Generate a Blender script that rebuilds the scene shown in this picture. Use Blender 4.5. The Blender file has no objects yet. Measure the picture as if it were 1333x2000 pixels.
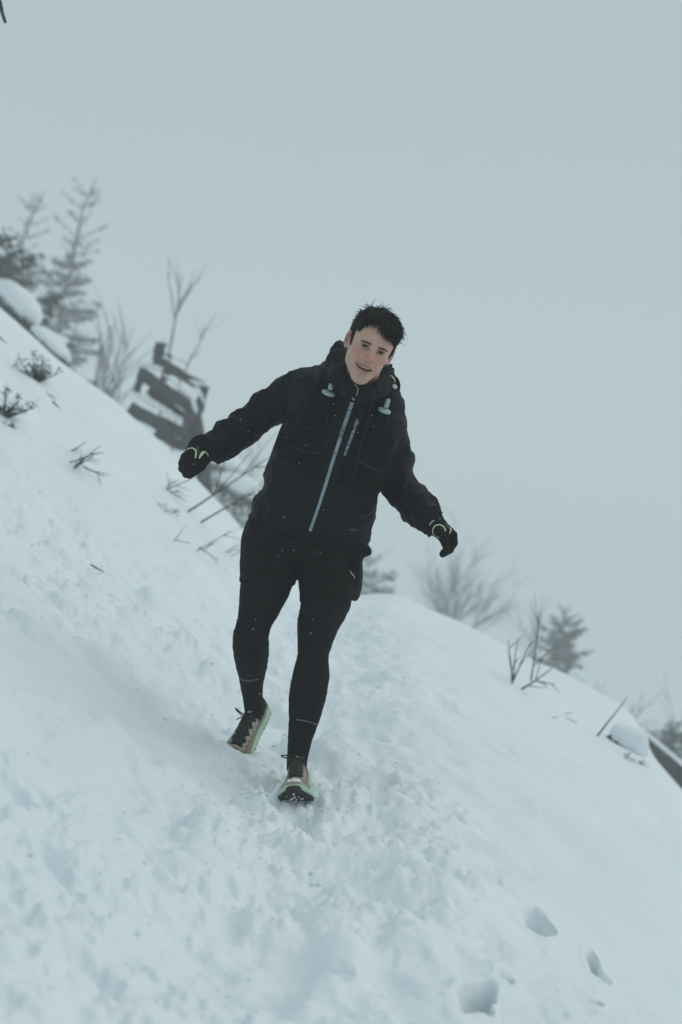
import bpy, math, random
import numpy as np
from mathutils import Vector, Matrix
from mathutils.bvhtree import BVHTree

# ------------------------------------------------------------------ camera, sky, sun, exposure
SC = bpy.context.scene
ROLL = math.radians(7.0)
CR, SR = math.cos(ROLL), math.sin(ROLL)
LENS = 50.0
FPX = LENS / 36.0 * 2000.0            # focal length in pixels of the 1333 x 2000 photograph
CAMH = 1.15                            # height of the lens over the snow it stands on

cam_data = bpy.data.cameras.new('camera')
cam = bpy.data.objects.new('camera', cam_data)
SC.collection.objects.link(cam)
SC.camera = cam
cam_data.sensor_fit = 'VERTICAL'
cam_data.sensor_height = 36.0
cam_data.lens = LENS
cam_data.clip_start = 0.05
cam_data.clip_end = 3000.0
cam.matrix_world = Matrix(((CR, -SR, 0, 0), (0, 0, -1, 0), (SR, CR, 0, CAMH), (0, 0, 0, 1)))
cam_data.dof.use_dof = True
cam_data.dof.focus_distance = 4.75
cam_data.dof.aperture_fstop = 2.2
cam_data.dof.aperture_blades = 9

SUN_EL, SUN_AZ = math.radians(46.0), math.radians(78.0)   # azimuth measured from +Y towards +X
world = bpy.data.worlds.new('World')
SC.world = world
world.use_nodes = True
wn, wl = world.node_tree.nodes, world.node_tree.links
wn.clear()
w_out = wn.new('ShaderNodeOutputWorld')
w_bg = wn.new('ShaderNodeBackground')
w_sky = wn.new('ShaderNodeTexSky')
w_sky.sky_type = 'NISHITA'
w_sky.sun_disc = False
w_sky.sun_elevation = SUN_EL
w_sky.sun_rotation = SUN_AZ
w_sky.air_density = 1.0
w_sky.dust_density = 3.0
w_mix = wn.new('ShaderNodeMix')
w_mix.data_type = 'RGBA'
w_mix.inputs[0].default_value = 0.90          # thick cloud veils nearly all of the blue
w_mix.inputs[7].default_value = (4.36, 5.30, 5.56, 1.0)
wl.new(w_sky.outputs[0], w_mix.inputs[6])
wl.new(w_mix.outputs[2], w_bg.inputs[0])
w_bg.inputs[1].default_value = 0.10
wl.new(w_bg.outputs[0], w_out.inputs[0])

sun_data = bpy.data.lights.new('sun', 'SUN')
sun_data.energy = 0.80
sun_data.angle = math.radians(75.0)
sun_data.color = (1.0, 0.97, 0.92)
sun = bpy.data.objects.new('sun', sun_data)
SC.collection.objects.link(sun)
sdir = Vector((math.sin(SUN_AZ) * math.cos(SUN_EL), math.cos(SUN_AZ) * math.cos(SUN_EL), math.sin(SUN_EL)))
sun.rotation_euler = sdir.to_track_quat('Z', 'Y').to_euler()
sun.location = sdir * 60

SC.view_settings.view_transform = 'Standard'
SC.view_settings.look = 'None'
SC.view_settings.gamma = 1.0
SC.view_settings.use_curve_mapping = False
SC.view_settings.exposure = 0.0
SC.render.engine = 'CYCLES'
SC.cycles.use_denoising = True
SC.cycles.max_bounces = 10
SC.cycles.diffuse_bounces = 3
SC.cycles.glossy_bounces = 2
SC.cycles.transmission_bounces = 2
SC.cycles.volume_bounces = 5
SC.cycles.transparent_max_bounces = 8
SC.cycles.use_adaptive_sampling = True

# ------------------------------------------------------------------ helpers
def to_world(p):
    """camera-aligned coordinates (right, forward, up) -> world"""
    p = np.asarray(p, float)
    x, y, z = p[..., 0], p[..., 1], p[..., 2]
    return np.stack([x * CR - z * SR, y, x * SR + z * CR + CAMH], -1)

def px(u, v, d):
    """the point d metres in front of the lens that shows at pixel (u, v), camera-aligned"""
    return np.array([(u - 666.5) * d / FPX, d, -(v - 1000.0) * d / FPX])

UPC = np.array([SR, 0.0, CR])          # world up in camera-aligned coordinates

def _hash(ix, iy, iz, seed):
    n = (ix.astype(np.int64) * 73856093) ^ (iy.astype(np.int64) * 19349663) ^ (iz.astype(np.int64) * 83492791) ^ (seed * 2654435761)
    n = (n ^ (n >> 13)) * 1274126177
    n = n & 0x7fffffff
    n = (n ^ (n >> 16)) & 0xffffff
    return n / float(0xffffff)

def noise3(p, freq, seed=0):
    """value noise in 0..1"""
    q = np.asarray(p, float) * freq
    i = np.floor(q)
    f = q - i
    f = f * f * f * (f * (f * 6 - 15) + 10)
    ix, iy, iz = i[..., 0], i[..., 1], i[..., 2]
    r = 0
    for dx in (0, 1):
        wx = f[..., 0] if dx else 1 - f[..., 0]
        for dy in (0, 1):
            wy = f[..., 1] if dy else 1 - f[..., 1]
            for dz in (0, 1):
                wz = f[..., 2] if dz else 1 - f[..., 2]
                r = r + wx * wy * wz * _hash(ix + dx, iy + dy, iz + dz, seed)
    return r

def fbm(p, freq, octaves=4, seed=0, gain=0.5):
    s, a, t = 0, 1.0, 0
    for k in range(octaves):
        s = s + a * (noise3(p, freq * 2.03 ** k, seed + 17 * k) - 0.5)
        t += a
        a *= gain
    return s / t * 2

def sstep(a, b, x):
    t = np.clip((x - a) / (b - a), 0, 1)
    return t * t * (3 - 2 * t)

ORIGIN = {}
def link(o, parent=None):
    SC.collection.objects.link(o)
    if parent is not None:
        o.parent = parent
    return o

def tag(o, label=None, cat=None, group=None, kind=None):
    if label: o['label'] = label
    if cat: o['category'] = cat
    if group: o['group'] = group
    if kind: o['kind'] = kind
    return o

def empty(name, base_cam, label, cat, group=None):
    o = bpy.data.objects.new(name, None)
    o.empty_display_size = 0.1
    w = to_world(base_cam)
    o.location = w
    ORIGIN[o.name] = np.array(w)
    link(o)
    return tag(o, label, cat, group)

def mesh_obj(name, verts_cam, faces, mat, parent=None, base_cam=None, smooth=True, cols=None, matidx=None):
    """verts in camera-aligned coordinates; the object's origin is its thing's base"""
    W = to_world(np.asarray(verts_cam, float))
    if parent is not None:
        org = ORIGIN[parent.name]
    else:
        org = to_world(base_cam) if base_cam is not None else np.zeros(3)
    W = W - org
    me = bpy.data.meshes.new(name)
    if isinstance(faces, np.ndarray):
        nf, k = faces.shape
        me.vertices.add(len(W))
        me.vertices.foreach_set('co', W.astype(np.float32).ravel())
        me.loops.add(nf * k)
        me.loops.foreach_set('vertex_index', faces.astype(np.int32).ravel())
        me.polygons.add(nf)
        me.polygons.foreach_set('loop_start', np.arange(0, nf * k, k, dtype=np.int32))
        me.update(calc_edges=True)
    else:
        me.from_pydata([tuple(v) for v in W], [], faces)
        me.update()
    if smooth:
        me.polygons.foreach_set('use_smooth', np.ones(len(me.polygons), dtype=bool))
    for m in (mat if isinstance(mat, (list, tuple)) else [mat]):
        me.materials.append(m)
    if matidx is not None:
        me.polygons.foreach_set('material_index', np.asarray(matidx, np.int32))
    if cols is not None:
        a = me.color_attributes.new('tint', 'FLOAT_COLOR', 'POINT')
        c = np.ones((len(W), 4), np.float32)
        c[:, :3] = cols
        a.data.foreach_set('color', c.ravel())
    me.validate()
    o = bpy.data.objects.new(name, me)
    link(o, parent)
    if parent is None:
        o.location = org
    ORIGIN[o.name] = org
    return o

def material(name, col, rough=0.7, col2=None, scale=8.0, bump=0.0, bscale=60.0, spec=0.5, sheen=0.0, vcol=False, sss=0.0, metallic=0.0, detail=6.0):
    m = bpy.data.materials.new(name)
    m.use_nodes = True
    n, l = m.node_tree.nodes, m.node_tree.links
    b = n['Principled BSDF']
    b.inputs['Roughness'].default_value = rough
    b.inputs['Specular IOR Level'].default_value = spec
    b.inputs['Metallic'].default_value = metallic
    if sheen:
        b.inputs['Sheen Weight'].default_value = sheen
        b.inputs['Sheen Roughness'].default_value = 0.5
    if sss:
        b.inputs['Subsurface Weight'].default_value = sss
        b.inputs['Subsurface Radius'].default_value = (0.012, 0.005, 0.003)
        b.inputs['Subsurface Scale'].default_value = 0.6
    tc = n.new('ShaderNodeTexCoord')
    c4 = tuple(col) + (1.0,)
    if vcol:
        at = n.new('ShaderNodeVertexColor')
        at.layer_name = 'tint'
        src = at.outputs[0]
    else:
        src = None
    if col2 is not None:
        nz = n.new('ShaderNodeTexNoise')
        nz.inputs['Scale'].default_value = scale
        nz.inputs['Detail'].default_value = detail
        l.new(tc.outputs['Object'], nz.inputs['Vector'])
        ramp = n.new('ShaderNodeValToRGB')
        ramp.color_ramp.elements[0].position = 0.32
        ramp.color_ramp.elements[1].position = 0.68
        ramp.color_ramp.elements[0].color = c4
        ramp.color_ramp.elements[1].color = tuple(col2) + (1.0,)
        l.new(nz.outputs[0], ramp.inputs[0])
        if src is not None:
            mx = n.new('ShaderNodeMix')
            mx.data_type = 'RGBA'
            mx.blend_type = 'MULTIPLY'
            mx.inputs[0].default_value = 1.0
            l.new(src, mx.inputs[6])
            l.new(ramp.outputs[0], mx.inputs[7])
            src = mx.outputs[2]
        else:
            src = ramp.outputs[0]
    if src is not None:
        l.new(src, b.inputs['Base Color'])
    else:
        b.inputs['Base Color'].default_value = c4
    if bump:
        nb = n.new('ShaderNodeTexNoise')
        nb.inputs['Scale'].default_value = bscale
        nb.inputs['Detail'].default_value = 5.0
        l.new(tc.outputs['Object'], nb.inputs['Vector'])
        bp = n.new('ShaderNodeBump')
        bp.inputs['Strength'].default_value = 1.0
        bp.inputs['Distance'].default_value = bump
        l.new(nb.outputs[0], bp.inputs['Height'])
        l.new(bp.outputs[0], b.inputs['Normal'])
    return m

M = {}
M['snow'] = material('snow', (0.80, 0.87, 0.90), 0.6, (0.86, 0.91, 0.93), 1.5, 0.0035, 60.0, 0.25)
M['snow_fluff'] = material('snow_fluff', (0.82, 0.87, 0.90), 0.6, None, 1, 0.004, 90.0, 0.3)
M['bark'] = material('bark', (0.030, 0.028, 0.026), 0.9, (0.055, 0.05, 0.045), 30, 0.004, 60)
M['twig'] = material('twig', (0.035, 0.030, 0.027), 0.85, (0.07, 0.058, 0.05), 20)
M['frost_twig'] = material('frost_twig', (0.06, 0.058, 0.055), 0.85, (0.12, 0.12, 0.115), 12)
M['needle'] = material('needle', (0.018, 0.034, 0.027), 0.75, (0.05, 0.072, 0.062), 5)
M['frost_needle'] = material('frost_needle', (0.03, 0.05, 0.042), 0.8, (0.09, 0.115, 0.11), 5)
M['old_wood'] = material('old_wood', (0.026, 0.027, 0.027), 0.9, (0.075, 0.074, 0.071), 9, 0.006, 30)
M['dry_grass'] = material('dry_grass', (0.07, 0.065, 0.05), 0.9, (0.12, 0.11, 0.09), 8)

# ------------------------------------------------------------------ tubes and trees
class Geo:
    def __init__(s): s.v, s.f = [], []
    def tube(s, pts, radii, n=5, cap=True):
        pts = [np.asarray(p, float) for p in pts]
        b0 = len(s.v)
        for i, p in enumerate(pts):
            t = pts[min(i + 1, len(pts) - 1)] - pts[max(i - 1, 0)]
            t = t / (np.linalg.norm(t) + 1e-9)
            a = np.cross(t, (0.31, 0.87, 0.38))
            a /= np.linalg.norm(a) + 1e-9
            b = np.cross(t, a)
            for k in range(n):
                w = 2 * math.pi * k / n
                s.v.append(p + radii[i] * (math.cos(w) * a + math.sin(w) * b))
        for i in range(len(pts) - 1):
            for k in range(n):
                s.f.append((b0 + i * n + k, b0 + i * n + (k + 1) % n, b0 + (i + 1) * n + (k + 1) % n, b0 + (i + 1) * n + k))
        if cap:
            s.f.append(tuple(b0 + k for k in range(n))[::-1])
            s.f.append(tuple(b0 + (len(pts) - 1) * n + k for k in range(n)))
    def blade(s, p, d, side, w):
        """a slim diamond: one needle spray"""
        b = len(s.v)
        s.v += [p, p + 0.45 * d + w * side, p + d, p + 0.45 * d - w * side]
        s.f.append((b, b + 1, b + 2, b + 3))
    def lump(s, c, ax, ay, az, rng, n=7, m=4):
        """an uneven flattened lump, open geometry closed all round"""
        b = len(s.v)
        c = np.asarray(c, float)
        ph = rng.random() * 6
        s.v.append(c + az)
        for i in range(1, m):
            th = math.pi * i / m
            for k in range(n):
                w = 2 * math.pi * k / n
                r = 1 + 0.22 * math.sin(2 * w + ph) + 0.15 * (rng.random() - .5)
                zz = math.cos(th)
                if zz < 0: zz *= 0.45
                s.v.append(c + math.sin(th) * r * (math.cos(w) * ax + math.sin(w) * ay) + zz * az)
        s.v.append(c - 0.45 * az)
        e = len(s.v) - 1
        for k in range(n):
            s.f.append((b, b + 1 + k, b + 1 + (k + 1) % n))
            s.f.append((e, b + 1 + (m - 2) * n + (k + 1) % n, b + 1 + (m - 2) * n + k))
        for i in range(m - 2):
            for k in range(n):
                s.f.append((b + 1 + i * n + k, b + 1 + (i + 1) * n + k, b + 1 + (i + 1) * n + (k + 1) % n, b + 1 + i * n + (k + 1) % n))
    def beam(s, p, q, w, h, up, taper=1.0, jag=0.0, rng=None):
        """a rough-sawn beam from p to q, w wide (sideways), h tall (along up)"""
        p, q = np.asarray(p, float), np.asarray(q, float)
        t = (q - p); L = np.linalg.norm(t); t /= L
        up = np.asarray(up, float); up = up - t * np.dot(up, t); up /= np.linalg.norm(up)
        sd = np.cross(t, up)
        b = len(s.v)
        n = 7
        for i in range(n):
            f = i / (n - 1)
            k = 1 + (taper - 1) * f
            jw = (rng.random(4) - .5) * jag if rng is not None else np.zeros(4)
            for j, (a, c) in enumerate(((-1, -1), (1, -1), (1, 1), (-1, 1))):
                s.v.append(p + t * L * f + sd * a * w / 2 * k * (1 + jw[j]) + up * c * h / 2 * k * (1 + jw[(j + 1) % 4])
                           + (t * (rng.random() - .5) * jag * 0.12 if rng is not None and i in (0, n - 1) else 0))
        for i in range(n - 1):
            for j in range(4):
                s.f.append((b + 4 * i + j, b + 4 * i + (j + 1) % 4, b + 4 * i + 4 + (j + 1) % 4, b + 4 * i + 4 + j))
        s.f.append((b + 3, b + 2, b + 1, b))
        e = b + 4 * (n - 1)
        s.f.append((e, e + 1, e + 2, e + 3))
    def obj(s, name, mat, parent=None, base=None, smooth=True):
        return mesh_obj(name, np.array(s.v), s.f, mat, parent, base, smooth)

# ------------------------------------------------------------------ the snow field
CREST = np.array([(-2600, -500), (-1400, -300), (-600, 110), (-400, 268), (-200, 430), (0, 600), (60, 652), (150, 722), (240, 792), (330, 872), (400, 948), (480, 1036),
                  (530, 1098), (585, 1150), (640, 1162), (700, 1163), (750, 1160), (790, 1166), (850, 1190), (930, 1224), (1000, 1264),
                  (1080, 1308), (1170, 1360), (1220, 1384), (1252, 1420), (1270, 1474), (1333, 1542), (1450, 1650), (1650, 1800), (2000, 1980), (2800, 2120), (4200, 2160)], float)
_u = np.arange(-2600, 4200, 4.0)
_v = np.interp(_u, CREST[:, 0], CREST[:, 1])
_k = np.exp(-0.5 * (np.arange(-12, 13) * 4 / 12.0) ** 2); _k /= _k.sum()
_v = np.convolve(np.pad(_v, 12, mode='edge'), _k, 'valid')
YC = 12.0
def crest_profile(s):
    return -(np.interp(s * FPX / YC + 666.5, _u, _v) - 1000.0) * YC / FPX

HOLES = []      # x, y, across, along, depth, angle
MOUNDS = []     # x, y, rx, ry, height, angle

def base_height(x, y):
    x = np.asarray(x, float); y = np.asarray(y, float)
    yy = np.clip(y, 0, 60)
    w = np.where(yy < YC, YC * 0.3 + 0.7 * yy, yy)
    s = YC * x / w
    widen = 1 - 0.40 * (1 - sstep(5.5, 12.0, y))
    s = np.where(s < 0, s * widen, s)
    z = w / YC * crest_profile(s)
    z = z - 0.077 * np.where(y < YC, YC - y, 0) - 0.05 * np.clip(y - YC, 0, 60) - 0.25 * np.clip(y - 60, 0, 1e9)
    return z

def bumps(x, y):
    x = np.asarray(x, float); y = np.asarray(y, float)
    p = np.stack([x, y, np.zeros_like(x)], -1)
    near = 1 - sstep(6.5, 12.5, y)
    # the beaten trail runs from the crest past the runner into the lower left
    mid = -0.15 - 0.10 * (y - 4.6)
    mid = np.where(y > 4.6, -0.15 + 0.03 * (y - 4.6), mid)
    rough = np.exp(-((x - mid + 0.25) / 0.8) ** 2) * (1 - sstep(9, 12, y)) + 0.75 * sstep(0.2, -0.9, x - mid) * (1 - sstep(5.5, 10, y))
    rough = np.clip(rough, 0, 1)
    smooth_right = sstep(0.45, 1.1, x - mid)
    z = 0.042 * fbm(p, 0.9, 3, 3)
    z = z + 0.050 * fbm(p, 3.0, 2, 5) * (0.35 + 0.65 * near) * (1 - 0.6 * smooth_right)
    n1 = fbm(p * np.array([1, 0.85, 1]), 5.6, 2, 9)
    n2 = fbm(p, 14.0, 2, 11)
    n3 = fbm(p, 42.0, 2, 13)
    n4 = fbm(p, 19.0, 3, 15)
    patch = sstep(-.25, .35, fbm(p, 1.3, 2, 19))
    bil = np.sqrt(n1 * n1 + 0.02)                          # rounded lumps with soft creases between
    z = z + rough * (0.075 * bil + 0.018 * n1 + 0.015 * n2 + (.25 + .75 * patch) * (0.043 * np.sqrt(n4 * n4 + .015) + .010 * n4 + 0.0035 * n3)) + (1 - rough) * patch * near * .006 * n4 + 0.0012 * n2 * near
    wob = fbm(p, 13.0, 3, 21) * 0.75
    for (hx, hy, a, b, d, ang) in HOLES:
        dx, dy = x - hx, y - hy
        if x.ndim:
            sel = (np.abs(dx) < 3.2 * max(a, b)) & (np.abs(dy) < 3.2 * max(a, b))
            if not sel.any(): continue
        else:
            sel = np.ones_like(x, bool)
        ca, sa = math.cos(ang), math.sin(ang)
        q1 = (dx * ca + dy * sa) / a
        q2 = (-dx * sa + dy * ca) / b
        r = np.sqrt(q1 * q1 + q2 * q2) * (1 + wob)
        pit = -d * 0.8 * (1 - (sstep(0.3, 1.22, r) if d > .09 else sstep(0.2, 1.25, r))) + 0.05 * d * np.exp(-((r - 1.5) / 0.4) ** 2)
        z = z + np.where(sel, pit, 0)
    for (hx, hy, a, b, h, ang) in MOUNDS:
        ca, sa = math.cos(ang), math.sin(ang)
        q1 = ((x - hx) * ca + (y - hy) * sa) / a
        q2 = (-(x - hx) * sa + (y - hy) * ca) / b
        z = z + h * np.exp(-(q1 * q1 + q2 * q2) * (1 + 0.5 * wob))
    return z

def height(x, y):
    return base_height(x, y) + bumps(x, y)

def ground_hit(u, v, full=True, y0=1.2, y1=40.0):
    """camera-aligned point of the snow that shows at pixel (u, v)"""
    ys = np.geomspace(y0, y1, 1600)
    xs = (u - 666.5) * ys / FPX
    zs = -(v - 1000.0) * ys / FPX
    h = (height if full else base_height)(xs, ys)
    k = np.nonzero(h >= zs)[0]
    i = k[0] if len(k) else int(np.argmin(zs - h))
    return np.array([xs[i], ys[i], h[i]])

rng0 = np.random.default_rng(7)
# footprints seen in the photograph: pixel, half width and half length in metres, depth, turn
for (u, v, a, b, d, ang) in [(932, 1930, .024, .080, .20, -.42), (1050, 1812, .030, .070, .11, .1), (1158, 1885, .018, .055, .10, 0), (1160, 1964, .015, .024, .10, .2),
                             (885, 1735, .05, .10, .05, .3), (640, 1680, .045, .08, .05, .2), (770, 1765, .06, .09, .022, .5),
                             (110, 1770, .07, .09, .045, 0), (95, 1690, .05, .09, .04, .4), (260, 1900, .05, .08, .05, .3), (150, 1945, .06, .1, .045, .2),
                             (15, 1570, .04, .09, .055, .2), (600, 1900, .07, .10, .035, .1), (690, 1960, .05, .09, .035, .5), (420, 1425, .04, .06, .045, .2),
                             (560, 1800, .05, .09, .03, .1), (350, 1640, .06, .09, .03, .4), (230, 1620, .05, .09, .03, .2), (880, 1590, .06, .09, .035, .3),
                             (700, 1290, .07, .14, .04, .2), (790, 1240, .08, .16, .035, .1), (770, 1330, .07, .14, .04, .2), (860, 1380, .06, .13, .04, .2), (720, 1440, .06, .12, .035, .1),
                             (200, 1270, .06, .14, .018, .6), (90, 1180, .05, .14, .04, .7), (250, 1150, .05, .2, .035, .8), (400, 1280, .05, .10, .018, .2), (330, 1230, .05, .10, .018, -.2)]:
    g = ground_hit(u, v, False)
    HOLES.append((g[0], g[1], a, b, d, ang))
for k in range(46):                    # older, half filled prints all over the trail
    y = rng0.uniform(1.9, 10.5)
    x = -0.2 + rng0.normal() * 0.42
    HOLES.append((x, y, rng0.uniform(.035, .06), rng0.uniform(.07, .13), rng0.uniform(.008, .024), rng0.uniform(-.6, .8)))
# snow heaped round the shoes, and the hollow the front toe digs
MOUNDS += [(-0.40, 4.98, 0.13, 0.10, 0.030, 0.2), (-0.24, 4.42, 0.045, 0.06, 0.035, 0.3), (-0.045, 4.40, 0.05, 0.07, 0.04, -0.3), (0.02, 4.60, 0.08, 0.12, 0.03, 0)]
HOLES += [(-0.137, 4.40, 0.045, 0.075, 0.075, 0.0), (-0.52, 4.98, 0.04, 0.06, 0.045, 0.4), (-0.24, 4.60, 0.03, 0.06, 0.04, 0.2)]

for (u_, v_, a_, b_, h_) in ((330, 985, .10, .16, .06), (30, 800, .10, .2, .07), (64, 745, .09, .2, .05), (160, 905, .10, .2, .04)):
    g_ = ground_hit(u_, v_ + 12, False)
    MOUNDS.append((g_[0], g_[1] + .06, a_, b_, h_, 0.3))
def build_land():
    ny = 800
    ys = np.concatenate([np.linspace(-5, 1.2, 24)[:-1], np.geomspace(1.2, 14.5, ny), np.geomspace(14.8, 150, 70)])
    a = np.concatenate([np.linspace(-1.5, -0.30, 60)[:-1], np.linspace(-0.30, 0.30, 480), np.linspace(0.30, 1.5, 60)[1:]])
    wid = np.maximum(ys, 4.0 - 2.4 * sstep(-5, 1.6, ys))
    X = a[None, :] * wid[:, None]
    Y = np.repeat(ys[:, None], len(a), 1)
    # rows bend a little so that no mesh line follows a line of sight exactly
    P = np.stack([X, Y, np.zeros_like(X)], -1)
    Z = height(X.ravel(), Y.ravel()).reshape(X.shape)
    V = np.stack([X, Y, Z], -1).reshape(-1, 3)
    nr, nc = X.shape
    i = np.arange(nr * nc).reshape(nr, nc)
    F = np.stack([i[:-1, :-1], i[:-1, 1:], i[1:, 1:], i[1:, :-1]], -1).reshape(-1, 4)
    o = mesh_obj('snow_ground', V, F, M['snow'])
    return tag(o, 'snow covered hillside with a trampled trail', None, None, 'structure')
snow_ground = build_land()

def build_haze():
    W = []
    for o in (snow_ground,):
        co = np.empty(len(o.data.vertices) * 3, np.float32)
        o.data.vertices.foreach_get('co', co)
        W.append(co.reshape(-1, 3))
    W = np.concatenate(W)
    lo = W.min(0) - np.array([3, 3, 1.0])
    hi = W.max(0) + np.array([3, 3, 0])
    hi[2] = max(hi[2] + 0.5, 11.0)
    print('haze box', lo, hi)
    x0, y0, z0 = lo; x1, y1, z1 = hi
    v = [(x0, y0, z0), (x1, y0, z0), (x1, y1, z0), (x0, y1, z0), (x0, y0, z1), (x1, y0, z1), (x1, y1, z1), (x0, y1, z1)]
    f = [(3, 2, 1, 0), (4, 5, 6, 7), (0, 1, 5, 4), (1, 2, 6, 5), (2, 3, 7, 6), (3, 0, 4, 7)]
    me = bpy.data.meshes.new('haze')
    me.from_pydata(v, [], f)
    m = bpy.data.materials.new('haze')
    m.use_nodes = True
    n, l = m.node_tree.nodes, m.node_tree.links
    n.clear()
    out = n.new('ShaderNodeOutputMaterial')
    pv = n.new('ShaderNodeVolumePrincipled')
    pv.inputs['Color'].default_value = (0.955, 0.98, 0.99, 1)
    pv.inputs['Density'].default_value = HAZE
    pv.inputs['Anisotropy'].default_value = 0.0
    l.new(pv.outputs[0], out.inputs['Volume'])
    me.materials.append(m)
    o = link(bpy.data.objects.new('haze', me))
    tag(o, 'thin even winter fog over the hillside', None, None, 'stuff')
HAZE = 0.0066
build_haze()

# ------------------------------------------------------------------ spruces
def stand(u, d, sink=0.0):
    """where a plant d metres away, in line with picture column u, roots"""
    x = (u - 666.5) * d / FPX
    return np.array([x, d, float(height(np.array([x]), np.array([d]))[0]) - sink])

def spruce(u_top, v_top, d, R, seed, label, mat='needle', snow=0.5, bare_top=0.18, lean=(0, 0), dens=1.0):
    rng = np.random.default_rng(seed)
    top = px(u_top, v_top, d)
    # follow world-up down from the tip to the ground
    z = 0.0
    for _ in range(30):
        p = top - UPC * z
        g = float(height(np.array([p[0]]), np.array([p[1]]))[0])
        z += (p[2] - g) / UPC[2] * 0.9
    base = top - UPC * z
    H = float(np.linalg.norm(top - base))
    root = empty('spruce_tree', base, label, 'tree', 'spruces in the fog')
    ex = np.array([CR, 0, -SR]); ey = np.array([0, 1.0, 0])
    tr = Geo()
    n = 9
    wob = rng.normal(size=(n, 2)) * 0.012 * H
    wob[0] = 0; wob[-1] = 0
    axis = [base + (top - base) * (i / (n - 1)) + ex * lean[0] * H * ((i / (n - 1)) ** 2 - i / (n - 1)) + ex * wob[i, 0] + ey * wob[i, 1] for i in range(n)]
    tr.tube(axis, [0.016 * H * (1 - 0.9 * i / (n - 1)) + 0.006 for i in range(n)], 7)
    tr.obj('trunk', M['bark'], root)
    cr, sn, br = Geo(), Geo(), Geo()
    def at(f):
        k = f * (n - 1); i = min(int(k), n - 2)
        return axis[i] + (axis[i + 1] - axis[i]) * (k - i)
    f = 0.06
    while f < 0.985:
        taper = (1 - f)
        L0 = R * (0.40 + 0.60 * taper) * (1.0 if f < 0.93 else 0.35)
        nb = 5 if f > 1 - bare_top else 6
        a0 = rng.random() * 6.28
        for k in range(nb):
            if rng.random() < (0.30 if f > 1 - bare_top else 0.16): continue
            a = a0 + 6.283 * k / nb + rng.normal() * 0.25
            L = L0 * rng.uniform(0.40, 1.25)
            out = math.cos(a) * ex + math.sin(a) * ey
            rise = rng.uniform(.25, .8) if f > 1 - bare_top else (0.10 - 0.55 * taper) + rng.normal() * .15
            pts = []
            for j in range(5):
                t = j / 4
                pts.append(at(f) + out * L * t + UPC * L * (rise * t + (0.30 * t * t if rise < 0.3 else 0.1 * t * t)))
            br.tube(pts, [0.012 * L + 0.006, 0.010 * L + 0.005, 0.008 * L + .004, .005 * L + .003, .003], 3, False)
            side0 = np.cross(out, UPC)
            ns = int((8 + 9 * L) * dens * (0.55 if f > 1 - bare_top else 1.25))
            for s in range(ns):
                t = rng.uniform(0.12, 1.0)
                i = min(int(t * 4), 3)
                p = pts[i] + (pts[i + 1] - pts[i]) * (t * 4 - i)
                sg = rng.choice((-1, 1))
                ln = (0.10 + (0.15 if f > 1 - bare_top else 0.32) * L * (1 - 0.5 * t)) * rng.uniform(0.5, 1.2)
                d_ = out * 0.65 + side0 * sg * rng.uniform(0.25, 1.0) - UPC * (rng.uniform(-0.3, 0.3) if f > 1 - bare_top else rng.uniform(0.0, 1.1)) + rng.normal(size=3) * 0.12
                d_ = d_ / np.linalg.norm(d_) * ln
                w = np.cross(d_, rng.normal(size=3)); w /= np.linalg.norm(w) + 1e-9
                cr.blade(p, d_, w, 0.022 + 0.10 * ln)
                w2 = np.cross(d_, w); w2 /= np.linalg.norm(w2) + 1e-9
                cr.blade(p, d_ * 0.92, w2, 0.018 + 0.08 * ln)
            if rng.random() < snow and f < 1 - bare_top:
                for q in range(2 + int(L * 1.5)):
                    t = rng.uniform(0.25, 0.95); i = min(int(t * 4), 3)
                    p = pts[i] + (pts[i + 1] - pts[i]) * (t * 4 - i)
                    sn.lump(p + UPC * 0.02 + side0 * rng.normal() * 0.06 * L, out * L * rng.uniform(.14, .30), side0 * L * rng.uniform(.10, .22) , UPC * rng.uniform(.05, .11) * (0.5 + L), rng)
        f += rng.uniform(0.028, 0.055) * (1.5 if f > 1 - bare_top else 1.0) * (0.8 + 0.4 / max(H, 1))
    cr.v += [q for q in br.v]; k0 = len(cr.v) - len(br.v)
    cr.f += [tuple(i + k0 for i in fc) for fc in br.f]
    cr.obj('crown', M[mat], root, smooth=False)
    if sn.v: sn.obj('snow_load', M['snow_fluff'], root)['kind'] = 'stuff'
    return root

spruce(187, 350, 61, 1.9, 11, 'slim spruce with a long bare leader tip, tallest of the trees on the left slope', 'needle', 0.65, 0.34, lean=(.30, 0), dens=1.7)
spruce(82, 374, 64, 2.2, 12, 'ragged spruce left of the tallest one, its top half thin', 'needle', 0.75, 0.30, lean=(.22, 0), dens=1.6)
spruce(-4, 466, 30, 1.45, 13, 'dark dense spruce cut by the left edge above the snowy hump', 'needle', 0.25, 0.1, dens=1.6)
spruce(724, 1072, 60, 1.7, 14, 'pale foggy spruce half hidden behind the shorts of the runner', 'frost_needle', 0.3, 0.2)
spruce(1108, 1180, 56, 1.35, 15, 'small pointed spruce standing alone on the right skyline', 'needle', 0.25, 0.14, dens=2.0)
spruce(1316, 1410, 42, 1.15, 16, 'short dark spruce at the right edge above the wooden beam', 'needle', 0.7, 0.1, dens=1.4)
spruce(1262, 1436, 46, 0.9, 17, 'smallest of the spruces, beside the short dark one at the right edge', 'frost_needle', 0.8, 0.1, dens=1.2)

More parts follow.
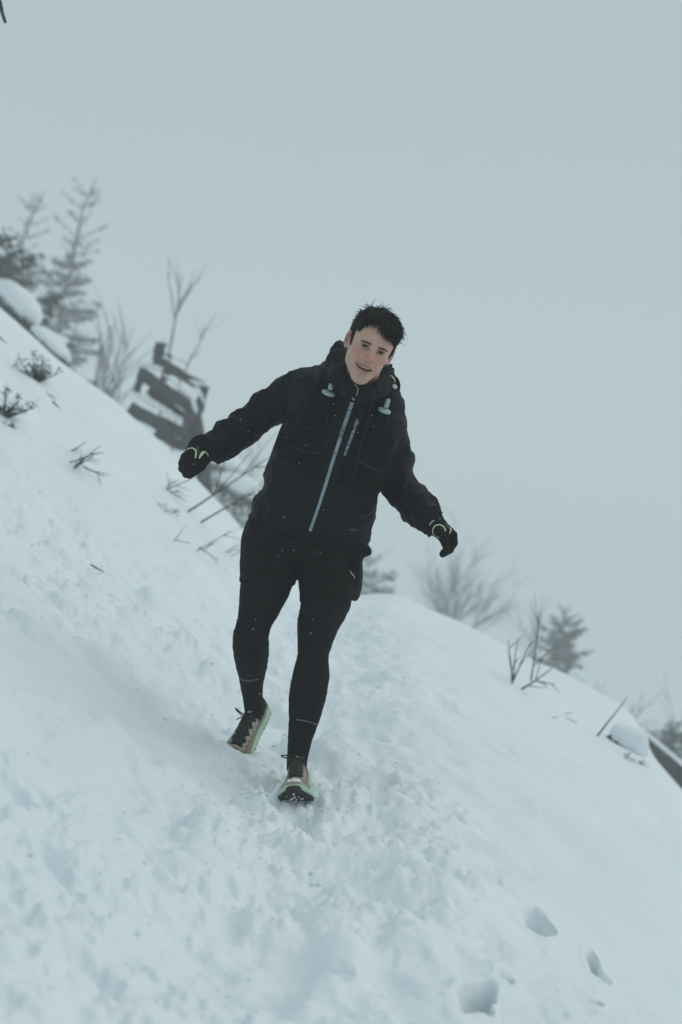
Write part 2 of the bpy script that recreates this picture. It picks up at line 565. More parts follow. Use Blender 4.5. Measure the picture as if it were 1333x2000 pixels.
# low boughs under heavy snow, on the left skyline
def snowy_bush(u, v, d, rx, rz, seed, label, tilt=-0.6, fringe=90):
    rng = np.random.default_rng(seed)
    c = ground_hit(u, v) + np.array([0, 0, rz * .25]) if d is None else px(u, v, d)
    g = float(height(np.array([c[0]]), np.array([c[1]]))[0])
    base = np.array([c[0], c[1], g])
    root = empty('snow_laden_bush', base, label, 'bush', 'bushes bent under snow')
    ex = np.array([math.cos(tilt), 0, math.sin(tilt)]); ez = np.array([-math.sin(tilt), 0, math.cos(tilt)])
    th = np.linspace(0, math.pi, 22); ph = np.linspace(0, 2 * math.pi, 34)[:-1]
    V = []
    for t in th:
        for p in ph:
            n_ = np.array([math.sin(t) * math.cos(p), math.sin(t) * math.sin(p), math.cos(t)])
            V.append(n_)
    V = np.array(V)
    r = 1 + 0.22 * fbm(V + seed, 1.6, 3, seed)
    q = V * r[:, None]
    zz = np.where(q[:, 2] < 0, q[:, 2] * 0.55, q[:, 2])
    W = c + ex * (q[:, 0] * rx)[:, None] + np.array([0, 1.0, 0]) * (q[:, 1] * rx * 0.7)[:, None] + ez * (zz * rz)[:, None]
    m_ = len(ph)
    F = [(i * m_ + k, i * m_ + (k + 1) % m_, (i + 1) * m_ + (k + 1) % m_, (i + 1) * m_ + k) for i in range(len(th) - 1) for k in range(m_)]
    mesh_obj('snow_load', W, np.array(F), M['snow_fluff'], root)
    nd, st = Geo(), Geo()
    for k in range(fringe):
        a = rng.random() * 6.28
        p = c + ex * rx * math.cos(a) * rng.uniform(.5, 1.0) + np.array([0, 1.0, 0]) * rx * .7 * math.sin(a) * rng.uniform(.5, 1.0) - ez * rz * rng.uniform(.25, .6)
        d_ = (ex * math.cos(a) * .5 - UPC * rng.uniform(.3, .9) + rng.normal(size=3) * .35) * rx * rng.uniform(.2, .5)
        w = np.cross(d_, rng.normal(size=3)); w /= np.linalg.norm(w)
        nd.blade(p, d_, w, .06 * rx)
    drop = (c[2] - rz * .4) - g
    if drop > .3:                                        # boughs hang all the way down where the load sits high
        for k in range(int(95 * min(drop, 2.0))):
            a = rng.random() * 6.28; rr = math.sqrt(rng.random())
            p = c + ex * rx * .8 * rr * math.cos(a) + np.array([0, 1.0, 0]) * rx * .6 * rr * math.sin(a) - UPC * (rz * .4 + drop * rng.random())
            d_ = (ex * math.cos(a) * .8 - UPC * rng.uniform(.2, .8) + rng.normal(size=3) * .4) * rx * .4
            w = np.cross(d_, rng.normal(size=3)); w /= np.linalg.norm(w)
            nd.blade(p, d_, w, .05 * rx)
    nd.obj('needles', M['frost_needle' if drop > .3 else 'needle'], root, smooth=False)
    for k in range(5):
        p = c + ex * rx * rng.uniform(-.6, .6) - ez * rz * .2
        b_ = np.array([p[0] + rng.normal() * .05, p[1], 0]); b_[2] = float(height(b_[0:1], b_[1:2])[0]) - .05
        st.tube([b_, (b_ + p) / 2 + rng.normal(size=3) * .03, p], [.018, .014, .008], 5)
    st.obj('stem', M['bark'], root)
snowy_bush(34, 592, 22, 0.47, 0.24, 3, 'largest snow hump, bowing a bough at the left edge below the dark spruce', -0.75)
snowy_bush(100, 672, 21, 0.38, 0.14, 4, 'long low snow hump on a dark bough beneath the slim spruce', -0.72, 120)
snowy_bush(472, 955, 34, 0.62, 0.36, 5, 'snow covered bush behind the raised glove, near the fence foot', -0.5, 260)
snowy_bush(440, 905, 36, 0.58, 0.28, 6, 'upper snowy bush just right of the fence post, behind the glove', -0.4, 260)
snowy_bush(1128, 1322, 26, 0.20, 0.14, 9, 'round snow hump at the foot of the lone spruce on the right', -0.5, 30)

# ------------------------------------------------------------------ bare shrubs, saplings and sticks
def grow(g, p, d, L, r, rng, depth, bend=0.25, fork=3, spread=0.6, droop=0.0):
    n = 6
    pts, rad = [p], [r]
    q, dd = p.copy(), d / np.linalg.norm(d)
    for i in range(n):
        dd = dd + rng.normal(size=3) * bend / n * np.array([1, .6, 1]) - UPC * droop / n
        dd /= np.linalg.norm(dd)
        q = q + dd * L / n
        pts.append(q.copy()); rad.append(r * (1 - 0.7 * (i + 1) / n))
    g.tube(pts, rad, 5 if depth else 3, True)
    if depth > 0:
        for k in range(fork):
            t = rng.uniform(0.3, 0.92); i = min(int(t * n), n - 1)
            s = pts[i] + (pts[i + 1] - pts[i]) * (t * n - i)
            w = rng.normal(size=3); w -= dd * np.dot(w, dd); w /= np.linalg.norm(w)
            grow(g, s, dd + w * spread * rng.uniform(.6, 1.3), L * rng.uniform(.3, .6), r * .55, rng, depth - 1, bend, max(2, fork - 1), spread, droop)

def shrub(name, label, stems, d, seed, mat, fork=3, depth=2, r=0.020, group='bare shrubs on the skyline', bend=.3, cat='shrub'):
    """stems: list of (u0, v0, u1, v1) seen in the photograph, rooted at distance d"""
    rng = np.random.default_rng(seed)
    u0, v0 = stems[0][0], stems[0][1]
    b = stand(u0, d)
    root = empty(name, b, label, cat, group)
    for (u0, v0, u1, v1) in stems:
        p = px(u0, v0, d + rng.normal() * .05)
        q = px(u1, v1, d + rng.normal() * .25)
        g_ = float(height(np.array([p[0]]), np.array([p[1]]))[0])
        dirv = q - p
        # carry the stem down along its own line until it meets the snow
        k = 0
        while p[2] > g_ - 0.03 and k < 60:
            p = p - dirv / np.linalg.norm(dirv) * 0.04 * UPC[2] if dirv[2] > 0.02 else p - UPC * 0.04
            g_ = float(height(np.array([p[0]]), np.array([p[1]]))[0]); k += 1
        g = Geo()
        grow(g, p, q - p, np.linalg.norm(q - p), r, rng, depth, bend, fork)
        g.obj('stem', M[mat], root)
    return root

def sapling(label, limbs, d, seed, r, mat='twig'):
    rng = np.random.default_rng(seed)
    b = stand(limbs[0][0][0], d)
    root = empty('bare_sapling', b, label, 'sapling', 'bare saplings behind the fence')
    for n_, L in enumerate(limbs):
        P = [px(u, v, d + .1 * n_) for u, v in L]
        if n_ == 0:
            q = P[0] - UPC * .1
            while q[2] > float(height(q[0:1], q[1:2])[0]) - .05: q = q - UPC * .1
            P = [q] + P
        Q = [P[0]]
        for i in range(len(P) - 1):
            for t in (.5, 1.0):
                Q.append(P[i] + (P[i + 1] - P[i]) * t + rng.normal(size=3) * .012 * (t < 1))
        g = Geo()
        r0 = r * (1 if n_ == 0 else .62)
        g.tube(Q, [r0 * (1 - .78 * i / (len(Q) - 1)) for i in range(len(Q))], 6)
        for k in range(3 if n_ < 4 else 1):
            i = rng.integers(len(Q) // 2, len(Q) - 1)
            dv = U(Q[i + 1] - Q[i]) + rng.normal(size=3) * .45
            grow(g, Q[i], dv, np.linalg.norm(P[-1] - P[0]) * rng.uniform(.10, .22), r0 * .35, rng, 0, .3)
        g.obj('trunk' if n_ == 0 else 'branch', M[mat], root)
def U(v):
    v = np.asarray(v, float)
    return v / (np.linalg.norm(v) + 1e-12)
sapling('bare forked sapling rising behind the top of the broken fence', [[(327, 700), (338, 652), (346, 610), (350, 585), (349, 535)], [(346, 612), (366, 578), (386, 548), (406, 512)], [(343, 625), (337, 580), (330, 545), (327, 505)], [(352, 590), (372, 560), (380, 530)], [(350, 600), (352, 560), (356, 538)]], 26, 31, .026)
sapling('thin leaning sapling to the right of the fence top', [[(352, 742), (372, 700), (392, 665), (408, 635), (424, 612)], [(372, 700), (388, 690), (394, 684)], [(366, 712), (350, 703), (340, 698)], [(392, 665), (398, 650), (397, 640)]], 27, 32, .020, 'frost_twig')
shrub('tall_grass', 'blurred pale tall stems between the slim spruce and the fence', [(182, 760, 205, 632), (196, 765, 218, 640), (210, 770, 240, 650), (188, 755, 196, 650), (222, 775, 262, 640), (230, 780, 255, 690), (205, 770, 228, 620), (215, 775, 232, 700)], 40, 33, 'frost_twig', 5, 1, .036, None, .12, 'grass')
shrub('bare_shrub', 'spreading bare shrub on the skyline right of the lowered glove', [(850, 1190, 838, 1150), (856, 1192, 848, 1138), (886, 1202, 886, 1145), (876, 1198, 870, 1150), (894, 1206, 912, 1160), (866, 1196, 862, 1155), (862, 1195, 825, 1105), (868, 1195, 845, 1112), (875, 1198, 868, 1090), (880, 1200, 895, 1110), (888, 1203, 925, 1095), (892, 1206, 935, 1130), (870, 1198, 858, 1140), (882, 1200, 905, 1150)], 46, 34, 'frost_twig', 6, 2, .019)
shrub('bare_shrub', 'low bare shrub leaning right along the skyline, below the spreading one', [(925, 1222, 975, 1150), (930, 1224, 1010, 1180), (940, 1230, 985, 1185), (920, 1220, 950, 1170)], 44, 35, 'frost_twig', 5, 2, .017)
shrub('bare_shrub', 'hazy bare shrub behind the lone spruce on the right', [(1045, 1290, 1030, 1225), (1050, 1292, 1052, 1230), (1055, 1294, 1075, 1240), (1048, 1290, 1065, 1215)], 50, 36, 'frost_twig', 5, 2, .020)
shrub('bare_shrub', 'low tuft of bare shoots on the skyline above the bent stick', [(1232, 1415, 1262, 1372), (1236, 1418, 1270, 1395), (1228, 1412, 1240, 1385), (1225, 1410, 1222, 1380)], 36, 37, 'frost_twig', 5, 2, .017)
shrub('bare_shrub', 'pair of upright bare shoots at the right edge over the beam', [(1290, 1480, 1302, 1390), (1326, 1370, 1318, 1310), (1275, 1465, 1280, 1400)], 42, 38, 'frost_twig', 3, 1, .018)
shrub('bare_shrub', 'frosted feathery shrub between the raised arm and the waist', [(470, 1010, 492, 900), (478, 1015, 510, 890), (460, 1000, 462, 900), (440, 985, 430, 905), (484, 1020, 520, 930), (490, 1024, 530, 880)], 38, 39, 'frost_twig', 6, 2, .020)
shrub('bare_shrub', 'lone thin shoot on the right skyline past the lone spruce', [(1172, 1362, 1182, 1325), (1168, 1362, 1172, 1340)], 26, 40, 'frost_twig', 2, 1, .014)

def sticks(name, label, lines, seed, mat='twig', r=.006, group='sticks poking out of the snow', depth=1, fork=3, out=0.15, cat='stick', bend=.2):
    """each line starts where it leaves the snow (u0, v0) and ends in the air at (u1, v1)"""
    rng = np.random.default_rng(seed)
    b = ground_hit(lines[0][0], lines[0][1])
    root = empty(name, b, label, cat, group)
    for (u0, v0, u1, v1) in lines:
        p = ground_hit(u0, v0)
        q = px(u1, v1, p[1] - rng.uniform(.2, 1.0) * out)
        dv = q - p
        g = Geo()
        grow(g, p - dv / np.linalg.norm(dv) * .05, dv, np.linalg.norm(dv) + .05, r, rng, depth, bend, fork, .7)
        g.obj('twig', M[mat], root)
sticks('twig_clump', 'clump of bare twigs in a snow hollow on the left bank', [(150, 915, 195, 868), (152, 912, 178, 892), (140, 880, 170, 862), (138, 905, 185, 892), (165, 912, 206, 933), (145, 916, 165, 895)], 51, 'twig', .006, depth=1, fork=2)
sticks('twig_clump', 'branchy twig beneath the raised glove, sprouting both ways', [(328, 955, 395, 928), (330, 950, 350, 935), (326, 956, 330, 935), (330, 958, 366, 980), (345, 960, 362, 968)], 52, 'twig', .006, depth=1, fork=2)
sticks('long_stick', 'longer of two straight sticks slanting behind the runner at the hip', [(367, 1000, 536, 892)], 53, 'twig', .0085, depth=1, fork=4, bend=.12)
sticks('long_stick', 'shorter straight stick just below the long slanting one', [(393, 1021, 520, 950)], 54, 'twig', .008, depth=1, fork=4, bend=.12)
sticks('twig_clump', 'faint low twigs lying left of the shorts', [(342, 1058, 375, 1036), (345, 1056, 370, 1060)], 55, 'frost_twig', .004, depth=0)
sticks('twig_clump', 'faint branched twig in the snow just beside the shorts', [(386, 1078, 450, 1040), (395, 1076, 425, 1092), (400, 1074, 420, 1050)], 56, 'frost_twig', .0045, depth=1, fork=2)
sticks('twig_clump', 'row of short straws touching the left edge of the shorts', [(440, 1082, 478, 1070), (446, 1076, 478, 1062), (452, 1086, 476, 1080)], 57, 'frost_twig', .004, depth=1, fork=2)
sticks('bent_twig', 'forked bare twigs standing on the right crest before the lone spruce', [(1001, 1335, 996, 1245), (1004, 1330, 1012, 1250), (1004, 1328, 1040, 1250), (1038, 1330, 1060, 1195)], 58, 'twig', .007, depth=1, fork=3, out=.4)
sticks('bent_twig', 'dark twig lying towards the lone spruce, below the forked ones', [(1019, 1347, 1080, 1308), (1046, 1298, 1086, 1262), (1048, 1330, 1085, 1337)], 59, 'twig', .008, depth=1, fork=2, out=.3)
sticks('bent_stick', 'single curved stick standing in smooth snow at far right', [(1167, 1438, 1228, 1365)], 60, 'twig', .0085, depth=0, out=.3)
sticks('twig_clump', 'tiny arched straws on smooth snow left of the curved stick', [(1102, 1400, 1130, 1408), (1104, 1394, 1120, 1392), (1078, 1401, 1090, 1398)], 61, 'frost_twig', .0045, depth=0, out=.1)
sticks('fallen_twig', 'little dark twig lying alone on the left bank', [(193, 1113, 207, 1116)], 62, 'twig', .005, depth=0, out=.02)
sticks('fallen_twig', 'dark straw trailing down the bank below the seedling', [(98, 775, 108, 783), (112, 795, 122, 808)], 63, 'twig', .007, depth=0, out=.02)
sticks('fallen_twig', 'short dark stub near the left edge above the seedling', [(8, 668, 20, 680)], 64, 'frost_twig', .009, depth=0, out=.02)

snowy_bush(1229, 1452, 9.3, 0.145, 0.115, 8, 'white snow clump bulging over the ridge beside the wooden beam', -0.75, 60)
def dead_grass(spots, seed, label, ln=.07):
    rng = np.random.default_rng(seed)
    b = ground_hit(*spots[0])
    root = empty('grass_tuft', b, label, 'grass tuft', 'withered tufts under snow')
    g = Geo()
    for (u, v) in spots:
        p = ground_hit(u, v)
        for k in range(16):
            d_ = np.array([rng.normal() * .6, -.5 + rng.normal() * .4, -.2 + rng.random() * .9])
            d_ = U(d_) * ln * rng.uniform(.4, 1)
            sd = U(np.cross(d_, rng.normal(size=3)))
            g.blade(p + rng.normal(size=3) * .012 - np.array([0, 0, .01]), d_, sd, .0035)
    g.obj('blades', M['twig'], root, smooth=False)
dead_grass([(1219, 1478), (1224, 1482), (1248, 1490), (1256, 1494), (1236, 1486)], 81, 'withered grass showing in dark gaps under the snow bulge by the beam', .05)
dead_grass([(318, 990), (328, 1000), (338, 1004), (345, 998)], 82, 'withered grass in the grey snow hollow left of the long slanting stick', .05)
dead_grass([(8, 826), (18, 832), (26, 836)], 83, 'withered grass under the snow lump at the left edge', .06)
def seedling(u, v, size, seed, label):
    rng = np.random.default_rng(seed)
    b = ground_hit(u, v)
    root = empty('spruce_seedling', b, label, 'seedling', 'spruce seedlings poking through the snow')
    st, nd = Geo(), Geo()
    ex = np.array([CR, 0, -SR]); ey = np.array([0, 1., 0])
    for k in range(11):
        a = rng.random() * 6.28
        d_ = UPC * rng.uniform(.15, 1.1) + ex * math.cos(a) * 1.1 + ey * math.sin(a) * .7
        d_ = d_ / np.linalg.norm(d_) * size * rng.uniform(.6, 1.1)
        pts = [b - UPC * .02 + d_ * t + UPC * size * .12 * t * t for t in (0, .33, .66, 1)]
        st.tube(pts, [.008, .006, .004, .002], 4)
        for s in range(30):
            t = rng.uniform(.12, 1)
            p = b + d_ * t + UPC * size * .12 * t * t
            w_ = rng.normal(size=3); w_ /= np.linalg.norm(w_)
            dn = (d_ / np.linalg.norm(d_) * .5 + w_) ; dn = dn / np.linalg.norm(dn) * .045
            sd = np.cross(dn, rng.normal(size=3)); sd /= np.linalg.norm(sd)
            nd.blade(p, dn, sd, .0042)
    st.obj('stem', M['bark'], root)
    nd.obj('needles', M['needle'], root, smooth=False)
    sn = Geo()
    for k in range(5):
        sn.lump(b + ex * rng.normal() * size * .35 + UPC * size * rng.uniform(.05, .5), ex * size * .14, ey * size * .12, UPC * size * .08, rng)
    sn.obj('snow_load', M['snow_fluff'], root)
seedling(72, 742, .20, 71, 'small green spruce seedling poking from the upper left bank')
seedling(8, 812, .19, 72, 'half buried spruce seedling cut by the left edge')
# ------------------------------------------------------------------ broken wooden fence on the left skyline
def build_fence():
    rng = np.random.default_rng(5)
    D = 22.0
    def z6(a, b, d=D):                  # a point noted in an enlarged crop of the photograph
        return px(220 + a / 4.166, 640 + b / 4.166, d)
    base = stand(395, D)
    root = empty('wooden_fence', base, 'weathered broken wooden fence with snow on its tilted rails', 'fence')
    PX = D / FPX
    def beam(name, a, b, w, h, jag=.45, taper=1.0, up=(0, 0, 1.0)):
        g = Geo()
        g.beam(a, b, w, h, up, taper, jag + .18, rng)
        return g.obj(name, M['old_wood'], root, smooth=False)
    back = D + 0.05
    beam('post', z6(398, 135), z6(365, 330), 0.1320, 0.1540, up=(1, 0, 0))
    beam('post', z6(448, 225, back + .06), z6(425, 420, back + .06), 0.1467, 0.1100, up=(1, 0, 0))
    beam('post', z6(755, 465), z6(700, 690), 0.1173, 0.1173, .3, up=(1, 0, 0))
    pr = z6(650, 690); qr = z6(752, 1300)
    beam('post', pr, qr + (qr - pr) * .25, 0.1467, 0.2347, .15, up=(1, 0, 0))
    beam('post', z6(630, 690, D - .12), z6(590, 1010, D - .12), 0.1027, 0.1760, .2, up=(1, 0, 0))
    beam('post', z6(255, 340), z6(195, 525), 0.1027, 0.1173, .3, up=(1, 0, 0))
    beam('rail', z6(400, 290), z6(775, 510), 0.0733, 0.1540, .2)
    beam('rail', z6(250, 385, D - .07), z6(660, 665, D - .07), 0.0733, 0.1833, .2)
    beam('rail', z6(300, 505, D + .05), z6(590, 715, D + .05), 0.0733, 0.1540, .3)
    beam('rail', z6(135, 660, D - .10), z6(570, 860, D - .10), 0.1027, 0.2053, .3)
    beam('rail', z6(360, 850, D - .05), z6(560, 965, D - .05), 0.0733, 0.1467, .4)
    for (a, b, d, n, hh) in [((180, 545), (580, 770), D - .10, 10, .07), ((420, 385), (660, 600), D + .02, 6, .030), ((660, 445), (730, 470), D, 3, .05), ((280, 310), (370, 330), D, 3, .06),
                             ((450, 560), (590, 690), D - .02, 5, .035), ((430, 250), (440, 255), D, 1, .05), ((650, 600), (665, 650), D - .08, 2, .05), ((690, 500), (720, 560), D - .05, 3, .05)]:
        sn = Geo()
        for k in range(n):
            t = (k + rng.uniform(.2, .8)) / n
            c = z6(a[0] + (b[0] - a[0]) * t, a[1] + (b[1] - a[1]) * t, d)
            e = z6(b[0], b[1], d) - z6(a[0], a[1], d)
            e = e / max(np.linalg.norm(e), 1e-6)
            nz = np.cross(e, (0, 1., 0)); nz *= np.sign(nz[2]) if nz[2] else 1
            sn.lump(c, e * rng.uniform(.10, .18), np.array([0, 1., 0]) * rng.uniform(.07, .12), nz * hh * 0.95 * rng.uniform(.7, 1.2), rng, 9, 6)
        sn.obj('snow_load', M['snow_fluff'], root)
build_fence()

def build_beam():
    rng = np.random.default_rng(9)
    D = 20.0
    base = stand(1290, D)
    root = empty('wooden_beam', base, 'dark wooden beam showing past the snow edge at the right', 'beam')
    p, q = px(1240, 1436, D), px(1420, 1588, D - .5)
    g = Geo(); g.beam(p, q, .16, .235, (0, 0, 1), 1.0, .06, rng); g.obj('plank', M['old_wood'], root, smooth=False)
    g = Geo(); g.beam(px(1242, 1418, D + .02), px(1420, 1569, D - .48), .19, .05, (0, 0, 1), 1.0, .25, rng); g.obj('snow_load', M['snow_fluff'], root)
    b2 = np.array([q[0], q[1], float(height(q[0:1], q[1:2])[0]) - .2])
    g = Geo(); g.beam(b2, q + np.array([0, 0, .05]), .1, .1, (1, 0, 0), 1.0, .1, rng); g.obj('post', M['old_wood'], root, smooth=False)
    b3 = np.array([p[0], p[1], float(height(p[0:1], p[1:2])[0]) - .2])
    g = Geo(); g.beam(b3, p + np.array([0, 0, .03]), .1, .1, (1, 0, 0), 1.0, .1, rng); g.obj('post', M['old_wood'], root, smooth=False)
    g = Geo(); g.tube([px(1275, 1489, D - .2), px(1310, 1490, D - .2)], [.014, .014], 5); g.obj('wire', M['frost_twig'], root)
build_beam()

def build_overhang():
    """a bare tree just outside the frame; one branch tip reaches in at the top left corner"""
    rng = np.random.default_rng(23)
    D = 6.5
    tip = px(11, 44, D)
    bx = -2.75
    base = np.array([bx, D + .3, float(height(np.array([bx]), np.array([D + .3]))[0]) - .1])
    root = empty('bare_tree', base, 'bare tree branch tip dipping into the top left corner', 'tree')
    g = Geo()
    top = base + UPC * 3.6
    g.tube([base, base + UPC * 1.2 + np.array([.05, 0, 0]), base + UPC * 2.4, top], [.09, .075, .05, .02], 9)
    g.obj('trunk', M['bark'], root)
    br = Geo()
    s = base + UPC * 2.7
    pts = [s, s + (tip - s) * .5 + UPC * .22, px(-12, -40, D), px(1, 8, D), px(5, 26, D), tip]
    br.tube(pts, [.03, .022, .010, .011, .009, .008], 6)
    for k in range(7):
        grow(br, base + UPC * rng.uniform(1.6, 3.4), np.array([-abs(rng.normal()), rng.normal(), .8]), rng.uniform(.6, 1.2), .018, rng, 2, .4, 3)
    br.obj('branch', M['bark'], root)
build_overhang()
# ------------------------------------------------------------------ solid modelling: distance fields meshed with surface nets
def U(v):
    v = np.asarray(v, float)
    return v / (np.linalg.norm(v) + 1e-12)

def cone(a, b, r1, r2):
    a = np.asarray(a, float); ab = np.asarray(b, float) - a; L2 = float(ab @ ab) + 1e-12
    def f(P):
        q = P - a
        h = np.clip(q @ ab / L2, 0, 1)
        return np.linalg.norm(q - h[:, None] * ab, axis=1) - (r1 + (r2 - r1) * h)
    return f

def chain(nodes, k=0.012):
    """nodes: list of (point, radius)"""
    cs = [cone(nodes[i][0], nodes[i + 1][0], nodes[i][1], nodes[i + 1][1]) for i in range(len(nodes) - 1)]
    return union(cs, k)

def ell(c, r, R=None):
    c = np.asarray(c, float); r = np.asarray(r, float)
    def f(P):
        q = P - c
        if R is not None: q = q @ R            # columns of R are the axes
        k0 = np.linalg.norm(q / r, axis=1)
        k1 = np.linalg.norm(q / (r * r), axis=1)
        return k0 * (k0 - 1.0) / np.maximum(k1, 1e-9)
    return f

def smin(a, b, k):
    if k <= 0: return np.minimum(a, b)
    h = np.maximum(k - np.abs(a - b), 0) / k
    return np.minimum(a, b) - h * h * k * 0.25
def smax(a, b, k): return -smin(-a, -b, k)

def union(fs, k=0.01):
    def f(P):
        d = fs[0](P)
        for g in fs[1:]: d = smin(d, g(P), k)
        return d
    return f
def cut(f, g, k=0.004):
    return lambda P: smax(f(P), -g(P), k)
def both(f, g, k=0.004):
    return lambda P: smax(f(P), g(P), k)
def plane(o, n):
    """inside is the side n points away from"""
    o = np.asarray(o, float); n = U(n)
    return lambda P: (P - o) @ n
def offset(f, r): return lambda P: f(P) - r

def axis_grid(lo, hi, h, dense=None, hd=None):
    if dense is None:
        return np.arange(lo, hi + h, h)
    a, b = dense
    xs = [lo]
    while xs[-1] < hi:
        x = xs[-1]
        dist = max(a - x, x - b, 0)
        xs.append(x + min(h, hd + dist * 0.25))
    return np.array(xs)

def surface(f, gx, gy, gz, snap=2, B=10):
    nx, ny, nz = len(gx), len(gy), len(gz)
    bx, by, bz = -(-nx // B), -(-ny // B), -(-nz // B)
    def cen(g, b):
        n = len(g)
        i0 = np.arange(b) * B; i1 = np.minimum(i0 + B - 1, n - 1)
        return (g[i0] + g[i1]) / 2, (g[i1] - g[i0]) / 2
    cx, hx = cen(gx, bx); cy, hy = cen(gy, by); cz, hz = cen(gz, bz)
    CX, CY, CZ = np.meshgrid(cx, cy, cz, indexing='ij')
    rad = np.sqrt(hx[:, None, None] ** 2 + hy[None, :, None] ** 2 + hz[None, None, :] ** 2).ravel()
    d = f(np.stack([CX, CY, CZ], -1).reshape(-1, 3))
    act = np.abs(d) < rad * 1.5 + 0.02
    V = np.empty((bx * B, by * B, bz * B), np.float32)
    V.reshape(bx, B, by, B, bz, B)[:] = d.reshape(bx, 1, by, 1, bz, 1)
    idx = np.nonzero(act)[0]
    I, J, K = np.unravel_index(idx, (bx, by, bz))
    r = np.arange(B)
    pad = lambda g, b: np.concatenate([g, g[-1] + (np.arange(b * B - len(g)) + 1) * (g[-1] - g[-2])])
    gx, gy, gz = pad(gx, bx), pad(gy, by), pad(gz, bz)
    CH = 400
    for s in range(0, len(idx), CH):
        i, j, k = I[s:s + CH], J[s:s + CH], K[s:s + CH]
        ii = (i[:, None] * B + r); jj = (j[:, None] * B + r); kk = (k[:, None] * B + r)
        P = np.empty((len(i), B, B, B, 3))
        P[..., 0] = gx[ii][:, :, None, None]; P[..., 1] = gy[jj][:, None, :, None]; P[..., 2] = gz[kk][:, None, None, :]
        val = f(P.reshape(-1, 3)).reshape(len(i), B, B, B)
        V[ii[:, :, None, None], jj[:, None, :, None], kk[:, None, None, :]] = val
    nx, ny, nz = V.shape
    S = V < 0
    c = S[:-1, :-1, :-1].astype(np.int8)
    cnt = np.zeros_like(c)
    for a in (0, 1):
        for b in (0, 1):
            for e in (0, 1):
                cnt += S[a:nx - 1 + a, b:ny - 1 + b, e:nz - 1 + e]
    cells = np.nonzero((cnt > 0) & (cnt < 8))
    vid = np.full(cnt.shape, -1, np.int32)
    n = len(cells[0])
    vid[cells] = np.arange(n)
    i, j, k = cells
    acc = np.zeros((n, 3)); num = np.zeros(n)
    off = [(a, b, e) for a in (0, 1) for b in (0, 1) for e in (0, 1)]
    for p in range(8):
        for q in range(p + 1, 8):
            o1, o2 = off[p], off[q]
            if sum(abs(o1[t] - o2[t]) for t in range(3)) != 1: continue
            v1 = V[i + o1[0], j + o1[1], k + o1[2]]; v2 = V[i + o2[0], j + o2[1], k + o2[2]]
            m = (v1 < 0) != (v2 < 0)
            t = np.where(m, v1 / np.where(m, v1 - v2, 1), 0)
            for ax, g, b in ((0, gx, i), (1, gy, j), (2, gz, k)):
                x1 = g[b + o1[ax]]; x2 = g[b + o2[ax]]
                acc[:, ax] += np.where(m, x1 + (x2 - x1) * t, 0)
            num += m
    P = acc / num[:, None]
    for _ in range(snap):
        e = 4e-4
        d0 = f(P)
        g = np.stack([f(P + np.array(o) * e) - d0 for o in ((1, 0, 0), (0, 1, 0), (0, 0, 1))], -1) / e
        st = (d0 / np.maximum((g * g).sum(1), 0.25))[:, None] * g
        ln = np.linalg.norm(st, axis=1, keepdims=True)
        P = P - st * np.minimum(1, 0.004 / np.maximum(ln, 1e-9)) * 0.8
    F = []
    a = np.nonzero(S[:-1, 1:-1, 1:-1] != S[1:, 1:-1, 1:-1])
    i, j, k = a[0], a[1] + 1, a[2] + 1
    q = np.stack([vid[i, j - 1, k - 1], vid[i, j, k - 1], vid[i, j, k], vid[i, j - 1, k]], -1)
    F.append(np.where(S[i, j, k][:, None], q, q[:, ::-1]))
    a = np.nonzero(S[1:-1, :-1, 1:-1] != S[1:-1, 1:, 1:-1])
    i, j, k = a[0] + 1, a[1], a[2] + 1
    q = np.stack([vid[i - 1, j, k - 1], vid[i - 1, j, k], vid[i, j, k], vid[i, j, k - 1]], -1)
    F.append(np.where(S[i, j, k][:, None], q, q[:, ::-1]))
    a = np.nonzero(S[1:-1, 1:-1, :-1] != S[1:-1, 1:-1, 1:])
    i, j, k = a[0] + 1, a[1] + 1, a[2]
    q = np.stack([vid[i - 1, j - 1, k], vid[i, j - 1, k], vid[i, j, k], vid[i - 1, j, k]], -1)
    F.append(np.where(S[i, j, k][:, None], q, q[:, ::-1]))
    F = np.concatenate(F)
    F = F[(F >= 0).all(1)]
    return P, F

def solid(f, lo, hi, h, **kw):
    return surface(f, axis_grid(lo[0], hi[0], h), axis_grid(lo[1], hi[1], h), axis_grid(lo[2], hi[2], h), **kw)

def bounds(pts, r):
    pts = np.array(pts, float)
    return pts.min(0) - r, pts.max(0) + r

class Target:
    """a meshed surface that picture rays and outlines can be laid on"""
    def __init__(s, V, F):
        s.V, s.F = V, F
        s.t = BVHTree.FromPolygons([tuple(v) for v in V], [tuple(int(i) for i in q) for q in F])
    def ray(s, u, v):
        d = U(px(u, v, 1.0))
        r = s.t.ray_cast(Vector((0, 0, 0)), Vector(d), 20.0)
        if r[0] is None: return None, None
        n = np.array(r[1])
        if n @ d > 0: n = -n
        return np.array(r[0]), n
    def near(s, p):
        r = s.t.find_nearest(Vector(p))
        return np.array(r[0]), np.array(r[1])

